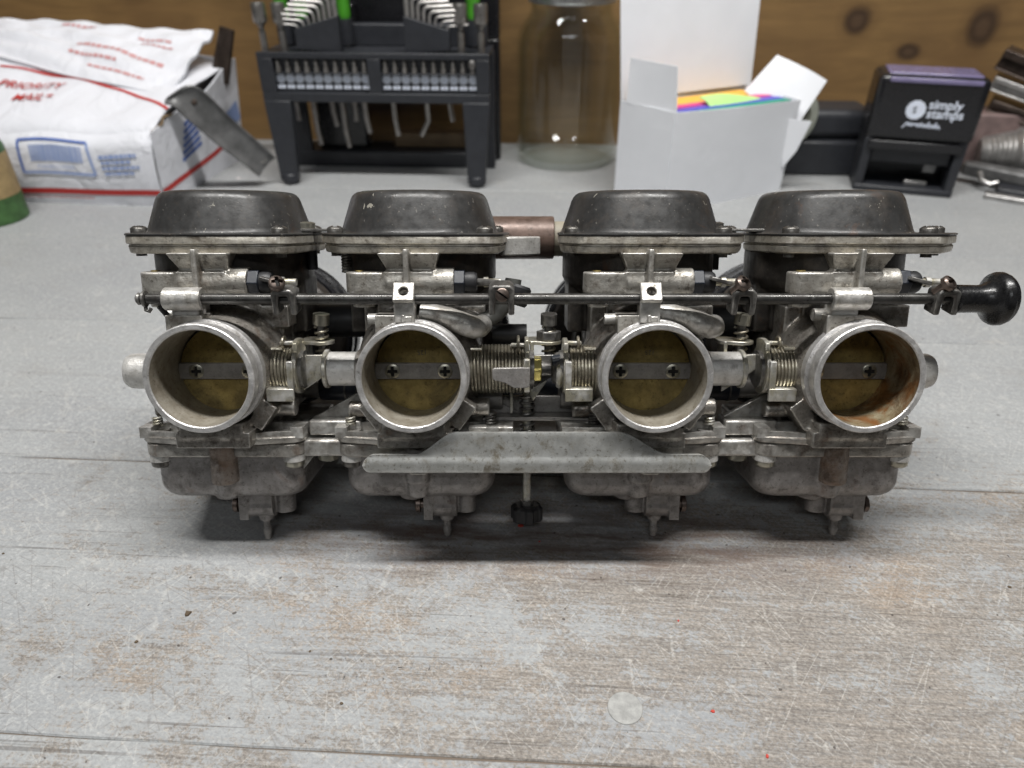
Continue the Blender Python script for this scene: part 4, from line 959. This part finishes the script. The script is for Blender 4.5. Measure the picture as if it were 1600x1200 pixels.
# stack of coloured notes inside
np_ = empty('note_stack', (134,607,Hh-12)); tag(np_, 'rainbow coloured stack of sticky notes inside the white box', 'notepad')
for k, (cc, nm, a_, b_) in enumerate((((.04,.38,.26),'teal',.03,.13),((.08,.10,.55),'blue',.135,.25),((.22,.07,.45),'violet',.255,.37),((.75,.07,.24),'pink',.375,.52),((.85,.46,.06),'orange',.525,.93))):
    plain('note_'+nm, cc, .6, 0, var=.04)
    pts = [cF+cL*a_+cR*.04, cF+cL*a_+cR*.95, cF+cL*b_+cR*.95, cF+cL*b_+cR*.04]
    obj('note_layer', MB().prism([(q.x,q.y) for q in pts], -8, 9+.5*(k % 2)), 'note_'+nm, np_)
gn = sheet('green_note', patch(wpt(1092,152,652)-o_, wpt(1116,180,636)-o_, wpt(1160,150,672)-o_, wpt(1222,172,672)-o_, lambda u, v: (0,0,3*math.sin(math.pi*u)+2*math.sin(math.pi*v))), 12, 12, 'note_green', None, 1.0)
gn.location = o_*.001; tag(gn, 'pale green sticky note on top of the coloured notes in the white box', 'note')

# ---- self-inking stamp
ST = empty('rubber_stamp', (375, 681, 0), (0,0,R(-17))); tag(ST, 'black self-inking stamp with white logo and violet top beside the white box', 'stamp')
q = MB().box(-45,45,-24,24,48,104); obj('upper_cover', q, 'gloss_black', ST, bevel=6, seg=4)
q = MB(); q.box(-43,-35,-22,22,0,50); q.box(35,43,-22,22,0,50); q.box(-43,43,-23,23,0,6); q.box(-36,36,12,22,5,50)
obj('lower_frame', q, 'black_plastic', ST, bevel=1.5)
obj('cross_bar', MB().box(-40,40,-24.6,-18,40,48), 'gloss_black', ST, bevel=1)
obj('stamp_platen', MB().box(-34,34,-14,12,26,40), 'black_plastic', ST, bevel=1)
obj('inner_clip', MB().box(14,24,-15,-13.4,20,27), 'grey_metal', ST); obj('inner_spring', MB().box(2,22,-12,-6,6,10), 'silver_metal', ST, bevel=1)
obj('top_window', MB().box(-37,38,-19,19,102,105.5), 'violet_film', ST, bevel=1.4); obj('front_rim', MB().box(-36,38,-25.2,-21,98,102.2), 'violet_film', ST, bevel=1)
fy = -24.25
bd = MB(); pr = []
for k in range(48):
    rr = 8.2 if (k//2) % 2 else 7.8; a = 2*math.pi*k/48; pr.append((rr*math.cos(a)-9, rr*math.sin(a)+76))
bd.prism(pr, 24.05, 24.4, Matrix(((1,0,0,0),(0,0,-1,0),(0,1,0,0),(0,0,0,1)))); obj('logo_badge', bd, 'white_print', ST)
def st_text(body, size, x, z, mat='white_print', **kw):
    o = obj('lettering', text_mesh(body, size, **kw), mat, ST); o.matrix_local = frame((x, -24.5, z), (1,0,0), (0,0,1)); return o
st_text('S', 8, -11.7, 73.2, 'gloss_black', bold=.15)
st_text('simply', 10.6, .6, 77.8, bold=.22); st_text('stamps', 10.6, .6, 70.2, bold=.22)
sq = [(-14+i*.52, -24.5, 63.6+1.6*math.sin(i*1.25)+(2.4 if i % 11 == 3 else 0)-.02*i) for i in range(56)]
obj('script_line', MB().tube([(-16,-24.4,60.4)]+sq, .55, 6), 'white_print', ST)

# ---- dark case and tape between the box and the stamp
dc = empty('dark_case', (300, 742, 0), (0,0,R(-3))); tag(dc, 'low dark plastic case behind the white box and the stamp', 'case')
obj('case_body', MB().box(-52,60,-28,30,0,34), 'black_plastic', dc, bevel=3); obj('case_top', MB().box(-48,56,-22,28,33.8,62), 'black_plastic', dc, bevel=8, seg=4)
tp = obj('tape_roll', MB().lathe([(15,-6),(24,-6),(24,6),(15,6)], n=48, closed=True), 'tape_edge', None, (271,709,58), (R(90),0,R(25)))
tag(tp, 'pale tape roll edge behind the open flap of the white box', 'tape roll')

# ---- metal parts at the right edge
for k, (a, b_, lb, m_) in enumerate(((78,118,'top',('brown_metal')),(122,150,'middle','silver_metal'),(158,184,'bottom','brown_metal'))):
    q0 = wpt(1562-12*k+8*(k == 2), (a+b_)/2-6, 735); q1 = wpt(1660, (a+b_)/2+34, 700); hh = (b_-a)*.26
    rl = MB(); d_ = (q1-q0).normalized(); n_ = Vector((0,0,1)); yy = d_.cross(n_).normalized()*-1
    M = Matrix((d_, yy, d_.cross(yy))).transposed().to_4x4(); M.translation = q0
    Ln = (q1-q0).length
    rl.box(0,Ln,0,30,-hh*.9,-hh*.9+2, M); rl.box(0,Ln,0,30,hh*.9-2,hh*.9, M); rl.box(0,Ln,4,28,-hh*.9+1.9,hh*.9-1.9, M); rl.box(0,Ln,-1.5,.2,hh*.25,hh*.9, M)
    o = obj('metal_rail', rl, m_, None, bevel=.6); tag(o, 'brownish metal channel rail at the right edge, %s of the stack of three' % lb, 'metal rail', 'metal rails at the right edge')
tag(obj('brown_block', MB().box(-14,60,-20,20,0,57), 'pink_block', None, (462,745,0), (0,0,R(-8)), bevel=1.5), 'pinkish brown block between the stamp and the metal cylinder', 'block')
cy = empty('metal_cylinder', (505, 700, 27)); tag(cy, 'silver ribbed metal cylinder lying at the right edge behind the stamp', 'cylinder')
pf = [(0,-44),(14,-44),(15,-42)]
for k in range(6): pf += [(16+k*.8,-40+k*4),(16.8+k*.8,-38+k*4),(15.6+k*.8,-37+k*4)]
pf += [(24,-12),(25,0),(25,40),(0,40)]
obj('cylinder_body', MB().lathe(pf, n=40, dirv=(.86,-.3,.1)), 'silver_metal', cy)
dt = empty('clamp_tool', (462, 655, 0), (0,0,R(-34))); tag(dt, 'dark metal clamp tool with a silver foot lying at the right edge', 'clamp')
obj('clamp_arm', MB().prism(hull([(-34,24,7),(10,16,9),(60,10,12)],40), 8, 20), 'grey_metal', dt, bevel=2.5)
obj('clamp_body', MB().box(-6,70,-10,14,0,9), 'black_plastic', dt, bevel=2); obj('clamp_foot', MB().box(-14,46,-20,-9.8,0,5), 'silver_metal', dt, bevel=1.4)
obj('clamp_hook', MB().tube([(-24,14,14),(-20,6,9),(-13,3,7),(-7,7,9)], 2.6, 10), 'silver_metal', dt)

# ---- crumbs on the bench
plain('chip_red', (.55,.05,.03), .6); plain('chip_brown', (.10,.07,.04), .7); plain('chip_pale', (.6,.55,.55), .7)
def crumb(px_, py_, sz, mat, label, grp=None):
    a = wpt(px_, py_, 100); d_ = (a-Vector((0,0,CAMH))); g_ = Vector((0,0,CAMH))+d_*(-CAMH/d_.z)
    mb = MB(); n_ = 7; pts = [(sz*(.6+.5*random.random())*math.cos(2*math.pi*i/n_), sz*(.5+.5*random.random())*math.sin(2*math.pi*i/n_)) for i in range(n_)]
    mb.stack([(pts, 0), (inset(pts, sz*.2), sz*.35)]); o = obj('paint_chip', mb, mat, None, (g_.x, g_.y, .02), (0,0,random.random()*6))
    return tag(o, label, 'chip', grp)
crumb(814,821,1.6,'chip_red','red paint chip on the bench under the adjuster wheel')
crumb(1060,970,.55,'chip_red','tiny red chip on the bare middle of the bench'); crumb(1114,1112,1.0,'chip_red','red chip on the bench right of the round plug')
crumb(1199,1182,.9,'chip_red','red chip nearest the front edge of the picture'); crumb(843,846,.6,'chip_red','tiny red chip in the shadow of the bracket')
crumb(294,959,1.7,'chip_brown','curled brown flake on the bench front left'); crumb(213,1003,.9,'chip_brown','small brown crumb left of the curled flake')
crumb(534,1099,.8,'chip_brown','dark reddish crumb on the bench front centre'); crumb(5,865,.7,'chip_brown','dark crumb at the left edge of the bench')
crumb(1577,917,.9,'chip_brown','dark crumb at the right edge of the bench'); crumb(484,1018,.7,'chip_brown','dark crumb among the scratches front left of centre')
crumb(372,279,2.2,'chip_pale','pale scrap on the bench beside the metal lever'); crumb(489,268,2.4,'chip_pale','pale scrap on the bench between the tool stand legs')

plain('pencil', (.25,.245,.245), .7)
random.seed(3)
pm = MB()
for row, (x0_, y0_, n_) in enumerate(((-62,152.5,9),(-74,147.5,15),(-66,142.8,13))):
    for k in range(n_):
        x_ = x0_+k*3.4+random.uniform(-.5,.5)
        for m_ in range(random.choice((1,2,2))):
            a_ = random.choice((R(90), R(70), R(110), R(5))); l_ = random.uniform(1.0,2.4); w_ = .16
            c0 = Vector((x_+random.uniform(-.6,.6), y0_+random.uniform(-.5,.5), .03)); d_ = Vector((math.cos(a_), math.sin(a_), 0)); e_ = Vector((-d_.y, d_.x, 0))*w_
            pm.add([c0-d_*l_/2-e_, c0+d_*l_/2-e_, c0+d_*l_/2+e_, c0-d_*l_/2+e_], [(0,1,2,3)])
obj('faded_scribble', pm, 'pencil', bench)
